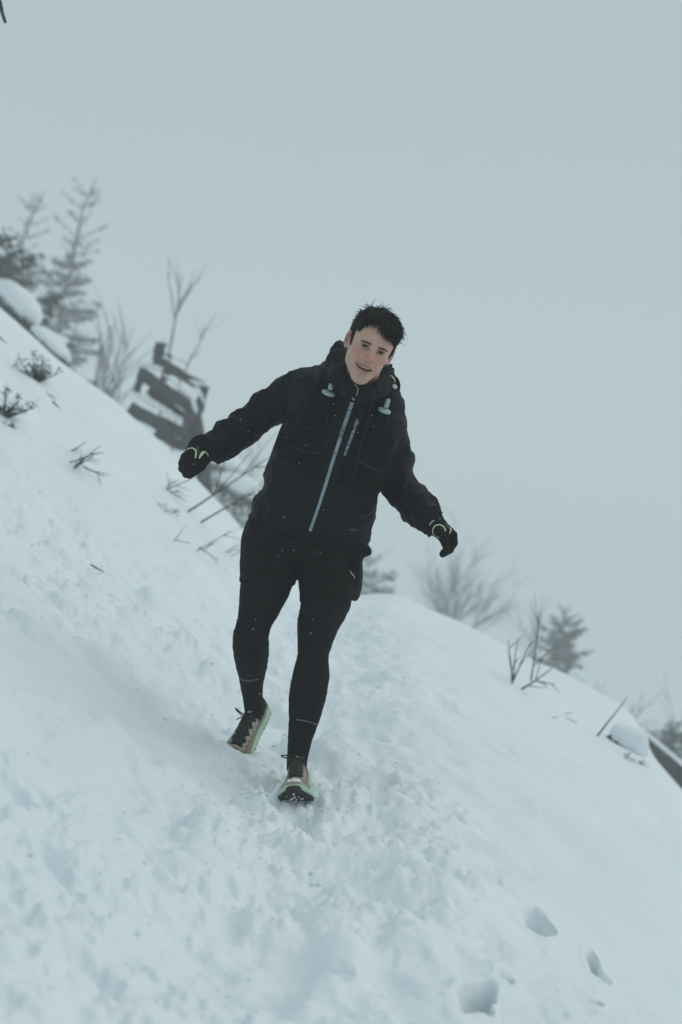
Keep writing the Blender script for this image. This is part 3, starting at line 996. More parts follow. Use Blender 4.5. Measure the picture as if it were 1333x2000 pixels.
def strip(target, line, width, lift, thick, n=40, wfun=None):
    """a slim raised band laid along pixel line on a surface; returns verts, faces"""
    line = np.array(line, float)
    seg = np.concatenate([[0], np.cumsum(np.linalg.norm(np.diff(line, axis=0), axis=1))])
    ts = np.linspace(0, seg[-1], n)
    us = np.interp(ts, seg, line[:, 0]); vs = np.interp(ts, seg, line[:, 1])
    pts, nor = [], []
    for a, b in zip(us, vs):
        p, q = target.ray(a, b)
        if p is None:
            p, q = (pts[-1], nor[-1]) if pts else (None, None)
        if p is not None: pts.append(p); nor.append(q)
    if len(pts) < 3: return None
    pts = np.array(pts); nor = np.array(nor)
    for _ in range(2):
        pts[1:-1] = (pts[:-2] + 2 * pts[1:-1] + pts[2:]) / 4
        nor[1:-1] = nor[:-2] + 2 * nor[1:-1] + nor[2:]
        nor /= np.linalg.norm(nor, axis=1, keepdims=True)
    V, F = [], []
    m = len(pts)
    for i in range(m):
        t = U(pts[min(i + 1, m - 1)] - pts[max(i - 1, 0)])
        sd = U(np.cross(t, nor[i]))
        w = width * (wfun(i / (m - 1)) if wfun else 1.0) / 2
        c = pts[i] + nor[i] * lift
        V += [c - sd * w - nor[i] * thick, c - sd * w * .8 + nor[i] * thick * .4, c + nor[i] * thick * .6, c + sd * w * .8 + nor[i] * thick * .4, c + sd * w - nor[i] * thick]
    for i in range(m - 1):
        for k in range(4):
            F.append((5 * i + k, 5 * i + k + 1, 5 * i + 6 + k, 5 * i + 5 + k))
    return np.array(V), F

def lettering(text, target, path, size_px, lift=0.0015, squash=1.0):
    """letters laid on a surface along a pixel path (from, to)"""
    cu = bpy.data.curves.new('letters', 'FONT')
    cu.body = text
    cu.size = 1.0
    cu.space_character = 1.08
    cu.resolution_u = 2
    ob = bpy.data.objects.new('letters', cu)
    SC.collection.objects.link(ob)
    dg = bpy.context.evaluated_depsgraph_get()
    dg.update()
    me = bpy.data.meshes.new_from_object(ob.evaluated_get(dg))
    co = np.array([v.co[:2] for v in me.vertices])
    fs = [tuple(p.vertices) for p in me.polygons]
    bpy.data.objects.remove(ob); bpy.data.curves.remove(cu)
    w = co[:, 0].max()
    path = np.array(path, float)
    seg = np.concatenate([[0], np.cumsum(np.linalg.norm(np.diff(path, axis=0), axis=1))])
    t = co[:, 0] / w * seg[-1]
    bu = np.interp(t, seg, path[:, 0]); bv = np.interp(t, seg, path[:, 1])
    d = U(path[-1] - path[0]); up = np.array([d[1], -d[0]])
    bu = bu + up[0] * co[:, 1] * size_px; bv = bv + up[1] * co[:, 1] * size_px
    V = []
    last = None
    for a, b in zip(bu, bv):
        p, n = target.ray(a, b)
        if p is None: p, n = last
        last = (p, n)
        V.append(p + n * lift)
    bpy.data.meshes.remove(me)
    return np.array(V), fs
# ------------------------------------------------------------------ the runner
M['skin'] = material('skin', (0.98, 0.98, 0.98), 0.5, (1.0, 1.0, 1.0), 60, 0.0010, 380, 0.38, vcol=True, sss=0.2)
M['hair'] = material('hair', (0.010, 0.008, 0.007), 0.42, (0.020, 0.016, 0.013), 90, 0, 1, 0.18)
M['brow'] = material('brow', (0.055, 0.040, 0.030), 0.7, (0.085, 0.062, 0.048), 90, 0, 1, 0.15)
M['eye'] = material('eye', (1, 1, 1), 0.3, None, 1, 0, 1, 0.2, vcol=True)
M['teeth'] = material('teeth', (0.62, 0.60, 0.54), 0.3)
M['shell'] = material('shell', (0.0042, 0.0047, 0.0066), 0.62, (0.0066, 0.0073, 0.0100), 9, 0.0022, 75, 0.12)
M['black_knit'] = material('black_knit', (0.0060, 0.0060, 0.0062), 0.85, (0.0095, 0.0095, 0.0098), 24, 0.0012, 240, 0.12)
M['black_mesh'] = material('black_mesh', (0.0050, 0.0050, 0.0052), 0.9, (0.0085, 0.0085, 0.0085), 40, 0.002, 320, 0.05)
M['black_woven'] = material('black_woven', (0.0062, 0.0060, 0.0060), 0.8, (0.010, 0.0095, 0.0095), 14, 0.0015, 120, 0.08)
M['glove'] = material('glove', (0.0062, 0.0060, 0.0060), 0.75, (0.010, 0.0098, 0.0096), 60, 0.001, 300, 0.08)
M['binding'] = material('binding', (0.016, 0.017, 0.019), 0.7, None, 1, 0, 1, 0.12)
M['lime'] = material('lime', (0.56, 0.66, 0.40), 0.5)
M['zip_blue'] = material('zip_blue', (0.28, 0.35, 0.40), 0.5, (0.22, 0.285, 0.33), 70, 0.0006, 400)
M['zip_grey'] = material('zip_grey', (0.26, 0.30, 0.33), 0.5, (0.17, 0.20, 0.23), 90)
M['print_dark'] = material('print_dark', (0.012, 0.013, 0.016), 0.7)
M['cap_teal'] = material('cap_teal', (0.34, 0.46, 0.46), 0.4, (0.29, 0.41, 0.41), 40)
M['flask'] = material('flask', (0.0055, 0.0058, 0.006), 0.6, None, 1, 0, 1, 0.06)
M['grey_print'] = material('grey_print', (0.34, 0.34, 0.34), 0.6)
M['faint_print'] = material('faint_print', (0.07, 0.073, 0.08), 0.6)
M['steel'] = material('steel', (0.30, 0.31, 0.32), 0.35, metallic=0.8)
M['mint_foam'] = material('mint_foam', (0.37, 0.55, 0.36), 0.6, (0.44, 0.60, 0.43), 30, 0.001, 150)
M['shoe_olive'] = material('shoe_olive', (0.135, 0.118, 0.088), 0.85, (0.165, 0.145, 0.110), 50, 0.0012, 350)
M['shoe_grey'] = material('shoe_grey', (0.26, 0.25, 0.21), 0.8, (0.33, 0.32, 0.28), 60, 0.001, 350)
M['shoe_dark'] = material('shoe_dark', (0.014, 0.012, 0.011), 0.85, (0.022, 0.019, 0.018), 50, 0.001, 300)
M['rubber'] = material('rubber', (0.018, 0.014, 0.013), 0.7, (0.030, 0.024, 0.022), 40, 0.001, 200)
M['lace'] = material('lace', (0.020, 0.017, 0.015), 0.8, (0.045, 0.04, 0.034), 200)
M['red_cord'] = material('red_cord', (0.20, 0.03, 0.03), 0.7)
M['white_plastic'] = material('white_plastic', (0.55, 0.58, 0.50), 0.4)

def N(u, v, d, r):
    return (px(u, v, d), r * d / FPX)

RUN_BASE = px(560, 1575, 4.75)
runner = empty('person', RUN_BASE, 'young man in black running gear striding down the snowy trail', 'person')

# ---- trunk: elliptical sections fitted along the leaning spine
STA = [(497, 1006, 720, 1064, 5.04, .128), (503, 985, 723, 1038, 5.03, .132), (512, 960, 729, 1010, 5.02, .135), (526, 922, 735, 970, 5.00, .138),
       (540, 882, 747, 928, 4.98, .142), (554, 840, 765, 893, 4.95, .146), (566, 800, 777, 852, 4.93, .142), (580, 762, 788, 818, 4.91, .128),
       (596, 735, 782, 790, 4.90, .105), (628, 716, 765, 758, 4.90, .080)]
SL = np.array([px(a, b, d) for a, b, c, e, d, h in STA]); SRR = np.array([px(c, e, d) for a, b, c, e, d, h in STA])
SC_ = (SL + SRR) / 2
T_O = SC_[0]
T_Z = U(SC_[-2] - SC_[0])
T_X = (SRR - SL).mean(0); T_X = U(T_X - T_Z * (T_X @ T_Z))
T_Y = np.cross(T_Z, T_X); T_Y = U(T_Y)
if T_Y[1] > 0: T_Y = -T_Y                       # towards the lens: the chest side
_tz = (SC_ - T_O) @ T_Z; _tx = (SC_ - T_O) @ T_X; _ty = (SC_ - T_O) @ T_Y
_tw = np.abs((SRR - SL) @ T_X) / 2; _td = np.array([s[5] for s in STA])
_fz = np.linspace(_tz[0] - .25, _tz[-1] + .12, 240)
def _sm(a):
    b = np.interp(_fz, _tz, a)
    k = np.hanning(21); k /= k.sum()
    return np.convolve(np.pad(b, 10, mode='edge'), k, 'valid')
_fx, _fy, _fw, _fd = _sm(_tx), _sm(_ty), _sm(_tw), _sm(_td)
def trunk(P, grow=0.0, zlo=None, zhi=None, pw=2.35):
    q = P - T_O
    z = q @ T_Z
    cx, cy, w, d = (np.interp(z, _fz, a) for a in (_fx, _fy, _fw, _fd))
    x = (q @ T_X - cx) / (w + grow); y = (q @ T_Y - cy) / (d + grow)
    r = (np.abs(x) ** pw + np.abs(y) ** pw + 1e-9) ** (1 / pw)
    g = (r - 1) * (np.minimum(w, d) + grow)
    if zlo is not None: g = smax(g, zlo - z, .012)
    g = smax(g, z - (zhi if zhi is not None else _tz[-1] + .01), .05)
    return g
def tzx(u, v, d=4.87):
    q = px(u, v, d) - T_O
    return float(q @ T_Z), float(q @ T_X)

ARM_R = [N(612, 764, 4.93, 44), N(572, 768, 4.97, 40), N(534, 792, 5.01, 35), N(498, 820, 5.02, 31.5), N(459, 847, 4.97, 29), N(428, 865, 4.92, 27), N(404, 876, 4.88, 25)]
ARM_L = [N(752, 822, 4.93, 40), N(766, 868, 5.00, 34), N(768, 915, 5.05, 34), N(776, 946, 5.06, 32), N(802, 977, 5.01, 30), N(828, 1001, 4.95, 26), N(841, 1013, 4.92, 22)]
LEG_R = [N(530, 1060, 5.05, 56), N(523, 1100, 5.00, 53), N(523, 1130, 4.95, 51), N(511, 1172, 4.88, 43), N(499, 1212, 4.82, 33.5), N(491, 1240, 4.83, 33.5), N(490.5, 1265, 4.88, 34.5), N(492, 1300, 4.97, 29.5), N(492, 1330, 5.04, 22.5), N(494, 1362, 5.10, 18.5), N(497, 1388, 5.13, 18)]
LEG_L = [N(642, 1085, 5.05, 56), N(637, 1130, 4.97, 53), N(637, 1172, 4.90, 49), N(622, 1218, 4.83, 40), N(615, 1258, 4.79, 32.5), N(612, 1284, 4.79, 29.5), N(608, 1320, 4.80, 35), N(601, 1360, 4.79, 35.5), N(595, 1400, 4.77, 29.5), N(587, 1440, 4.75, 23.5), N(582, 1472, 4.73, 20), N(580, 1498, 4.74, 19)]

# ---- head frame: x to the picture's right, y out of the face, z to the crown
def rot(ax, a):
    return np.array(Matrix.Rotation(a, 3, ax))
HR0 = np.array([[1, 0, 0], [0, -1, 0], [0, 0, 1.0]]).T      # columns x, y, z in camera-aligned space (mirrored hand)
HR = rot('Y', math.radians(24)) @ rot('X', math.radians(13)) @ rot('Z', math.radians(9.5)) @ HR0
HO = px(728.5, 682, 4.62) - HR @ np.array([0, .076, 0])
def head_local(P): return (P - HO) @ HR
def head_cam(q): return HO + np.asarray(q, float) @ HR.T

def lens_e(c, r):
    return ell(c, r)
_cran = [ell((0, -.016, .032), (.0730, .094, .077)), ell((0, .024, -.014), (.0580, .064, .080))]
_face = union(_cran + [ell((0, .036, -.060), (.0415, .046, .048)), cone((0, .062, -.103), (0, .062, -.1031), .0175, .0175)], .03)
def head_field(P):
    q = head_local(P)
    far = np.linalg.norm(q - np.array([0, 0, 0]), axis=1) - .2
    s = q.copy(); s[:, 0] = np.abs(s[:, 0])
    d = _face(s)
    d = smin(d, cone((.009, .060, -.103), (.0385, .008, -.066), .0145, .0165)(s), .024)        # jaw
    d = smin(d, cone((.0385, .008, -.066), (.0550, -.004, -.015), .0165, .012)(s), .024)
    d = smin(d, ell((.0425, .052, -.024), (.020, .020, .014))(s), .020)                          # cheekbone
    d = smin(d, ell((.029, .062, -.050), (.014, .018, .016))(s), .016)                          # cheek pushed up by the smile
    d = smin(d, cone((.0, .0745, .018), (.040, .066, .018), .0105, .0105)(s), .014)                # brow ridge
    d = smax(d, -ell((.0285, .0925, -.0015), (.0215, .0250, .0105))(s), .007)                        # eye socket
    d = smin(d, cone((0, .079, .012), (0, .1040, -.028), .0070, .0090)(s), .010)                  # nose
    d = smin(d, ell((0, .1060, -.0305), (.0110, .0110, .0100))(s), .005)
    d = smin(d, ell((.0125, .0920, -.0345), (.0070, .0105, .0078))(s), .005)
    d = smax(d, -ell((.0066, .0990, -.0420), (.0042, .0065, .0050))(s), .002)
    lid = smax(ell((.0290, .0640, .0020), (.0152, .0142, .0142))(s), -ell((.0292, .0790, .0002), (.0146, .011, .0025))(s), .0010)
    lid = smax(lid, -ell((.0290, .0640, .0020), (.0126, .0126, .0126))(s), .001)
    d = smin(d, lid, .004)
    mx = q[:, 0] + .0035
    wz = q[:, 2] + .0680 - 5.4 * mx ** 2 + .05 * q[:, 0]                                       # smile-bent height, one corner higher
    wv = np.stack([mx, q[:, 1] + 3.2 * q[:, 0] ** 2, wz], -1)
    d = smin(d, ell((0, .0835, .0062), (.031, .0105, .0038))(wv), .006)
    d = smin(d, ell((0, .0830, -.0088), (.0250, .0115, .0056))(wv), .006)
    d = smax(d, -ell((0, .0830, -.0005), (.0300, .034, .0048))(wv), .002)
    d = smax(d, -ell((0, .089, -.021), (.02, .006, .005))(wv), .006)
    d = smax(d, -cone((.0180, .097, -.031), (.0350, .078, -.062), .0030, .0022)(s), .006)      # smile folds
    d = smax(d, -cone((0, .0965, -.043), (0, .0950, -.056), .0022, .0022)(s), .005)
    ear = ell((0, 0, 0), (.0070, .0165, .0295))
    c, n_ = math.cos(.6), math.sin(.6)
    e = s - np.array([.0755, -.012, -.008])
    e = np.stack([e[:, 0] * c + e[:, 1] * n_, -e[:, 0] * n_ + e[:, 1] * c, e[:, 2]], -1)
    rho = np.sqrt((e[:, 1] / .0140) ** 2 + ((e[:, 2] + .15 * e[:, 1]) / .0260) ** 2)
    helix = np.sqrt(((rho - 1) * .0185) ** 2 + (e[:, 0] - .0015) ** 2) - .0032
    de = smin(ell((-.0015, .0, .0), (.0034, .0140, .0265))(e), helix, .004)
    de = smin(de, ell((.0015, .005, -.0235), (.0040, .0065, .0075))(e), .004)
    de = smin(de, ell((.002, .0125, -.004), (.0035, .004, .0065))(e), .004)
    de_old = smax(ear(e), -ell((.0075, .002, .004), (.0085, .0100, .0180))(e), .002)
    d = smin(d, de, .006)
    return np.where(far > .06, far, d)

neck = chain([(head_cam((0, -.022, -.045)), .057), (px(705, 752, 4.86), .058), (px(690, 800, 4.92), .066)], .03)

def fingers_R(extra=0.0):
    fs = [cone(*[N(424, 872, 4.93, 25)[0], N(396, 876, 4.87, 27)[0], 24 * 4.9 / FPX + extra, 26.5 * 4.87 / FPX + extra]),
          cone(px(394, 880, 4.86), px(380, 901, 4.85), 25 * 4.86 / FPX + extra, 24 * 4.85 / FPX + extra)]
    base = union(fs, .02)
    fg = []
    for i, (u, v) in enumerate([(372, 882), (362, 893), (358, 904), (363, 915)]):
        r = (8.6, 9.0, 8.8, 7.8)[i] * 4.85 / FPX + extra
        D = 4.84 + .006 * i
        pts = [px(u + 12, v - 2, D + .01), px(u, v, D), px(u + (1, -1, -1, 1)[i], v + 11, D + .035), px(u + 8, v + 13, D + .055), px(u + 16, v + 9, D + .05)]
        fg.append(chain([(p, r * (1 - .05 * k)) for k, p in enumerate(pts)], .004))
    th = chain([(px(396, 898, 4.85), .016 + extra), (px(393, 911, 4.835), .0145 + extra), (px(382, 919, 4.83), .0135 + extra), (px(371, 920, 4.835), .012 + extra)], .006)
    return union([base] + fg + [th], .007)
def fingers_L(extra=0.0):
    base = union([cone(px(842, 1014, 4.925), px(851, 1025, 4.90), 17.5 * 4.92 / FPX + extra, 17.5 * 4.9 / FPX + extra),
                  cone(px(851, 1026, 4.90), px(872, 1044, 4.88), 17.5 * 4.9 / FPX + extra, 17.5 * 4.88 / FPX + extra)], .02)
    fg = []
    for i in range(4):
        D = 4.845 + .0195 * i
        r = (7.4, 7.8, 7.6, 6.8)[i] * 4.87 / FPX + extra
        L = (.96, 1.05, 1.0, .86)[i]
        k = [(873, 1042), (884.5, 1046), (886, 1061), (879, 1073), (866, 1081)]
        pts = []
        for j, (u, v) in enumerate(k):
            f = L if j > 1 else 1
            pts.append(px(884 + (u - 884) * f + (1.5 - i) * .9, 1046 + (v - 1046) * f - (1.5 - i) * 1.0, D))
        fg.append(chain([(p, r * (1 - .04 * q)) for q, p in enumerate(pts)], .004))
    th = chain([(px(860, 1040, 4.85), .0160 + extra), (px(866, 1052, 4.825), .0135 + extra), (px(871, 1063, 4.82), .0125 + extra), (px(872, 1071, 4.825), .0112 + extra)], .006)
    return union([base] + fg + [th], .007)

def limb(nodes, dr=0.0, k=.012):
    A = np.array([np.append(p, r) for p, r in nodes])
    t = np.arange(len(A))
    B = []
    for i in range(len(A) - 1):                              # Catmull-Rom through the joints
        p0, p1, p2, p3 = A[max(i - 1, 0)], A[i], A[i + 1], A[min(i + 2, len(A) - 1)]
        for u in (0, 1 / 3, 2 / 3):
            B.append(.5 * (2 * p1 + (p2 - p0) * u + (2 * p0 - 5 * p1 + 4 * p2 - p3) * u * u + (3 * p1 - p0 - 3 * p2 + p3) * u ** 3))
    B.append(A[-1])
    return chain([(b[:3], max(b[3] + dr, .012)) for b in B], k * .4)

_gr, _gl = fingers_R(-.004), fingers_L(-.004)
_bar, _bal = limb(ARM_R, -.018), limb(ARM_L, -.014)
_blr, _bll = limb(LEG_R, -.006), limb(LEG_L, -.006)
_seat = ell(px(588, 1075, 5.05), (.150, .105, .105))
SHOE = {}
def body_field(P):
    d = head_field(P)
    d = smin(d, neck(P), .018)
    d = smin(d, trunk(P, -.022, 0.0, _tz[-1] - .06), .03)
    for g in (_bar, _bal): d = smin(d, g(P), .02)
    d = smin(d, _seat(P), .03)
    for g in (_blr, _bll): d = smin(d, g(P), .02)
    for g in (_gr, _gl): d = smin(d, g(P), .008)
    for g in SHOE.get('feet', []): d = smin(d, g(P), .012)
    return d

# ---- shoes: local frame, x to the picture's right, y heel to toe, z up from the ground
def frame(fwd, upish):
    f = U(fwd); x = U(np.cross(f, upish)); z = np.cross(x, f)
    return np.stack([x, f, z], 1)
def half_width(y):
    return np.interp(y, [-.02, 0, .04, .10, .14, .19, .23, .26, .285, .305], [.012, .030, .036, .035, .039, .0475, .0475, .041, .028, .006])
def toe_rise(y, spring):
    return np.clip(y - .17, 0, 1) ** 2 * spring
def make_shoe(name, heel, fwd, upish, spring, label, flip, collar_dir, twist=0):
    R = frame(fwd, upish)
    if np.linalg.det(R) < 0: R[:, 0] *= -1
    loc = lambda P: (P - heel) @ R
    cam_ = lambda q: heel + np.asarray(q, float) @ R.T
    S = 1.03
    def upper(P):
        q = loc(P) / S
        x, y, z = q[:, 0], q[:, 1], q[:, 2] - toe_rise(q[:, 1], spring)
        top = np.interp(y, [-.01, .0, .03, .07, .10, .14, .18, .23, .265, .29, .30], [.085, .098, .105, .108, .102, .088, .074, .060, .050, .036, .030])
        w = half_width(y) + .001
        mid = .030
        h = np.maximum(top - mid, .004)
        zz = np.where(z > mid, (z - mid) / h, (z - mid) / .03)
        lean = np.where(z > mid, 1 - .28 * np.clip(zz, 0, 1), 1)
        r = np.sqrt((x / (w * lean)) ** 2 + np.maximum(np.abs(zz), 0) ** 2.6)
        d = (r - 1) * np.minimum(w, h) * .8
        d = np.maximum(d, np.maximum(-.008 - y, y - .296))
        d = np.maximum(d, .018 - z)
        ank = cone((0, .045, .14), (0, .05, .07), .034, .02)(q)      # collar opening
        return smax(d, -ank, .006) * S
    def midsole(P):
        q = loc(P) / S
        x, y, z = q[:, 0], q[:, 1], q[:, 2] - toe_rise(q[:, 1], spring)
        w = half_width(y) + .0045 + .006 * sstep(.03, .0, z) + .003 * np.sin(z * 420) * .3
        d = smax(np.abs(x) - w, np.maximum(.006 - z, z - np.interp(y, [-.01, .08, .2, .3], [.044, .038, .030, .026])), .006)
        return smax(d, np.maximum(-.016 - y, y - .302), .012) * S * .8
    def outsole(P):
        q = loc(P) / S
        x, y, z = q[:, 0], q[:, 1], q[:, 2] - toe_rise(q[:, 1], spring)
        w = half_width(y) + .007
        lug = .0042 * np.clip(1.6 * np.sin(y * 300) * np.sin(np.abs(x) * 300 + 1.2) , -1, 1)
        toe = sstep(.275, .302, y) * .010                     # rubber wraps up over the toe
        d = smax(np.abs(x) - w - np.where(z < .004, .002 * np.sin(y * 300), 0), np.maximum(-.004 + lug - z, z - .008 - toe), .003)
        return smax(d, np.maximum(-.018 - y, y - .309), .010) * S * .8
    c0 = cam_(np.array([0, .14, .05]))
    lo, hi = c0 - .21, c0 + .21
    V, F = solid(upper, lo, hi, .0030)
    q = loc(V) / S
    x, y, z = q[:, 0], q[:, 1], q[:, 2] - toe_rise(q[:, 1], spring)
    olive = np.array([.23, .20, .155]); grey = np.array([.36, .35, .31]); dark = np.array([.016, .014, .013])
    c = np.tile(olive, (len(V), 1))
    rag = noise3(V * 1.0, 90, 5)
    c[y > .240 - 3.0 * x * x + .006 * rag] = grey
    side = (np.abs(x) < .031 + .003 * np.sin(y * 300)) & (z > .050) & (y > .06) & (y < .204)
    c[side] = np.array([.40, .34, .28])
    c[(np.abs(x) > .036) & (z < .045) & (y > .03)] = grey * .75
    tongue = (np.abs(x) < .0235 + .004 * np.sin(y * 230)) & (z > .050) & (y > .055) & (y < .196)
    c[tongue] = dark
    c[(y < .075) & (z > .052)] = dark
    sh = mesh_obj(name, V, F, material(name + '_upper', (.92, .92, .92), .85, (1, 1, 1), 60, .0010, 380, .3, vcol=True), runner, cols=c)
    tag(sh, label)
    ob = tag(mesh_obj('midsole', *solid(midsole, lo, hi, .0045), M['mint_foam'], runner), 'pale green foam midsole'); ob.parent = sh
    ob = mesh_obj('outsole', *solid(outsole, lo, hi, .0036), M['rubber'], runner); ob.parent = sh
    # laces criss-cross up the tongue
    T = Target(V, F)
    g = Geo()
    ys = [.188, .168, .148, .128, .108]
    for a, b in zip(ys[:-1], ys[1:]):
        for s in (-1, 1):
            pts = []
            for t in np.linspace(0, 1, 7):
                p = np.array([s * .021 * (1 - 2 * t), a + (b - a) * t, .16])
                w0, w1 = cam_(p), -R[:, 2]
                r = T.t.ray_cast(Vector(w0), Vector(w1), .3)
                if r[0] is not None: pts.append(np.array(r[0]) + R[:, 2] * .0022)
            if len(pts) > 2: g.tube(pts, [.0026] * len(pts), 5)
    for a in ys:
        pts = []
        for t in np.linspace(-1, 1, 7):
            r = T.t.ray_cast(Vector(cam_((.021 * t, a, .16))), Vector(-R[:, 2]), .3)
            if r[0] is not None: pts.append(np.array(r[0]) + R[:, 2] * .0025)
        if len(pts) > 2: g.tube(pts, [.0028] * len(pts), 5)
    kn = T.t.ray_cast(Vector(cam_((0, .098, .17))), Vector(-R[:, 2]), .3)
    k0 = np.array(kn[0]) + R[:, 2] * .004 if kn[0] is not None else cam_((0, .1, .1))
    for s, L in ((-1, .026), (1, .050)):
        pts = [k0 + R @ np.array([s * L * math.sin(t * math.pi) * (1.0), .008 * math.cos(t * 6), L * .55 * t * (1.6 - t) - .004]) for t in np.linspace(0, .96, 9)]
        g.tube(pts, [.0024] * 9, 5)
        g.tube([k0, k0 + R @ np.array([s * .018, .018, .004]), k0 + R @ np.array([s * .030, .026, -.006])], [.0022] * 3, 5)
    ob = g.obj('shoelace', M['lace'], runner); ob.parent = sh
    tb = Geo()
    tb.lump(k0 + R @ np.array([-.004, -.018, .004]), R[:, 0] * .008, R[:, 1] * .010, R[:, 2] * .004, np.random.default_rng(3), 8, 5)
    ob = tb.obj('tongue_tab', M['shoe_grey'], runner); ob.parent = sh
    return sh, loc, cam_, R, T, S

ANK_R, ANK_L = px(496, 1378, 5.125), px(581, 1484, 4.735)
FR = U(np.array([-.105, -.155, -.195]))
UR = np.array([-.10, -.82, .55])
RR = frame(FR, UR)
heelR = ANK_R - RR[:, 2] * .098 - RR[:, 1] * .045
FL = U(np.array([-.02, -1.0, -.035]))
ULv = np.array([-.04, 0, 1.0])
RL = frame(FL, ULv)
heelL = ANK_L - RL[:, 2] * .096 - RL[:, 1] * .045
SHOE['feet'] = [chain([(heelR + RR @ np.array([0, .04, .075]), .028), (heelR + RR @ np.array([0, .12, .055]), .024), (heelR + RR @ np.array([0, .22, .045]), .012)], .01),
                chain([(heelL + RL @ np.array([0, .04, .075]), .028), (heelL + RL @ np.array([0, .12, .055]), .024), (heelL + RL @ np.array([0, .22, .06]), .012)], .01)]
shoeR = make_shoe('shoe', heelR, FR, UR, .6, 'olive trail shoe pushing off behind, toe down in the snow', 1, None)
shoeL = make_shoe('shoe', heelL, FL, ULv, 2.9, 'leading trail shoe landing heel first, toe lifted to show dark sole', -1, None)
def toe_snow(sh, spots, n, seed, size):
    o, loc, cam_, R, T, S = sh
    rng = np.random.default_rng(seed)
    g = Geo()
    for k in range(n):
        x, y = spots(rng)
        r = T.t.ray_cast(Vector(cam_((x, y, .2))), Vector(-R[:, 2]), .3)
        if r[0] is None: continue
        s = size * rng.uniform(.4, 1.3)
        g.lump(np.array(r[0]) - R[:, 2] * s * .1, R[:, 0] * s, R[:, 1] * s * rng.uniform(.7, 1.5), R[:, 2] * s * .7, rng, 7, 4)
    ob = g.obj('stuck_snow', M['snow_fluff'], runner); ob.parent = o; ob['kind'] = 'stuff'
toe_snow(shoeR, lambda r: (r.normal() * .016, r.uniform(.245, .292)), 26, 5, .0075)
toe_snow(shoeL, lambda r: (r.normal() * .012, r.uniform(.235, .285)), 22, 6, .0075)
def sole_snow():
    o, loc, cam_, R, T, S = shoeL
    rng = np.random.default_rng(8)
    g = Geo()
    for k in range(34):
        x = rng.uniform(-.048, .048); y = rng.uniform(.225, .303)
        s = rng.uniform(.0018, .005)
        z = toe_rise(y, 2.9) - .008
        if abs(x) > half_width(np.array([y]))[0]: continue
        g.lump(cam_(np.array([x, y, z]) * S), R[:, 0] * s, R[:, 1] * s * 1.3, -R[:, 2] * s * .8, rng, 6, 4)
    ob = g.obj('stuck_snow', M['snow_fluff'], runner); ob.parent = o; ob['kind'] = 'stuff'
sole_snow()

def hair_mask(q):
    """>0 where hair grows, head-local"""
    x, y, z = q[:, 0], q[:, 1], q[:, 2]
    ax_ = np.abs(x)
    front = z - (.069 - 4.5 * ax_ ** 2 + .016 * sstep(.010, -.014, x) - .004 * sstep(.01, .04, x))                           # forehead hairline dips at the temples
    side = np.minimum(.026 - y - .25 * np.clip(-z, 0, 1), z + .016)
    side = np.where(z < .035, side, np.minimum(.050 - y, z - .03))
    backm = np.minimum(-.030 - y, z + .085)
    around_ear = np.where((y > -.035) & (z < .026) & (y < .012), -.01, .1)
    return np.maximum(np.maximum(front, np.minimum(side, around_ear)), backm)

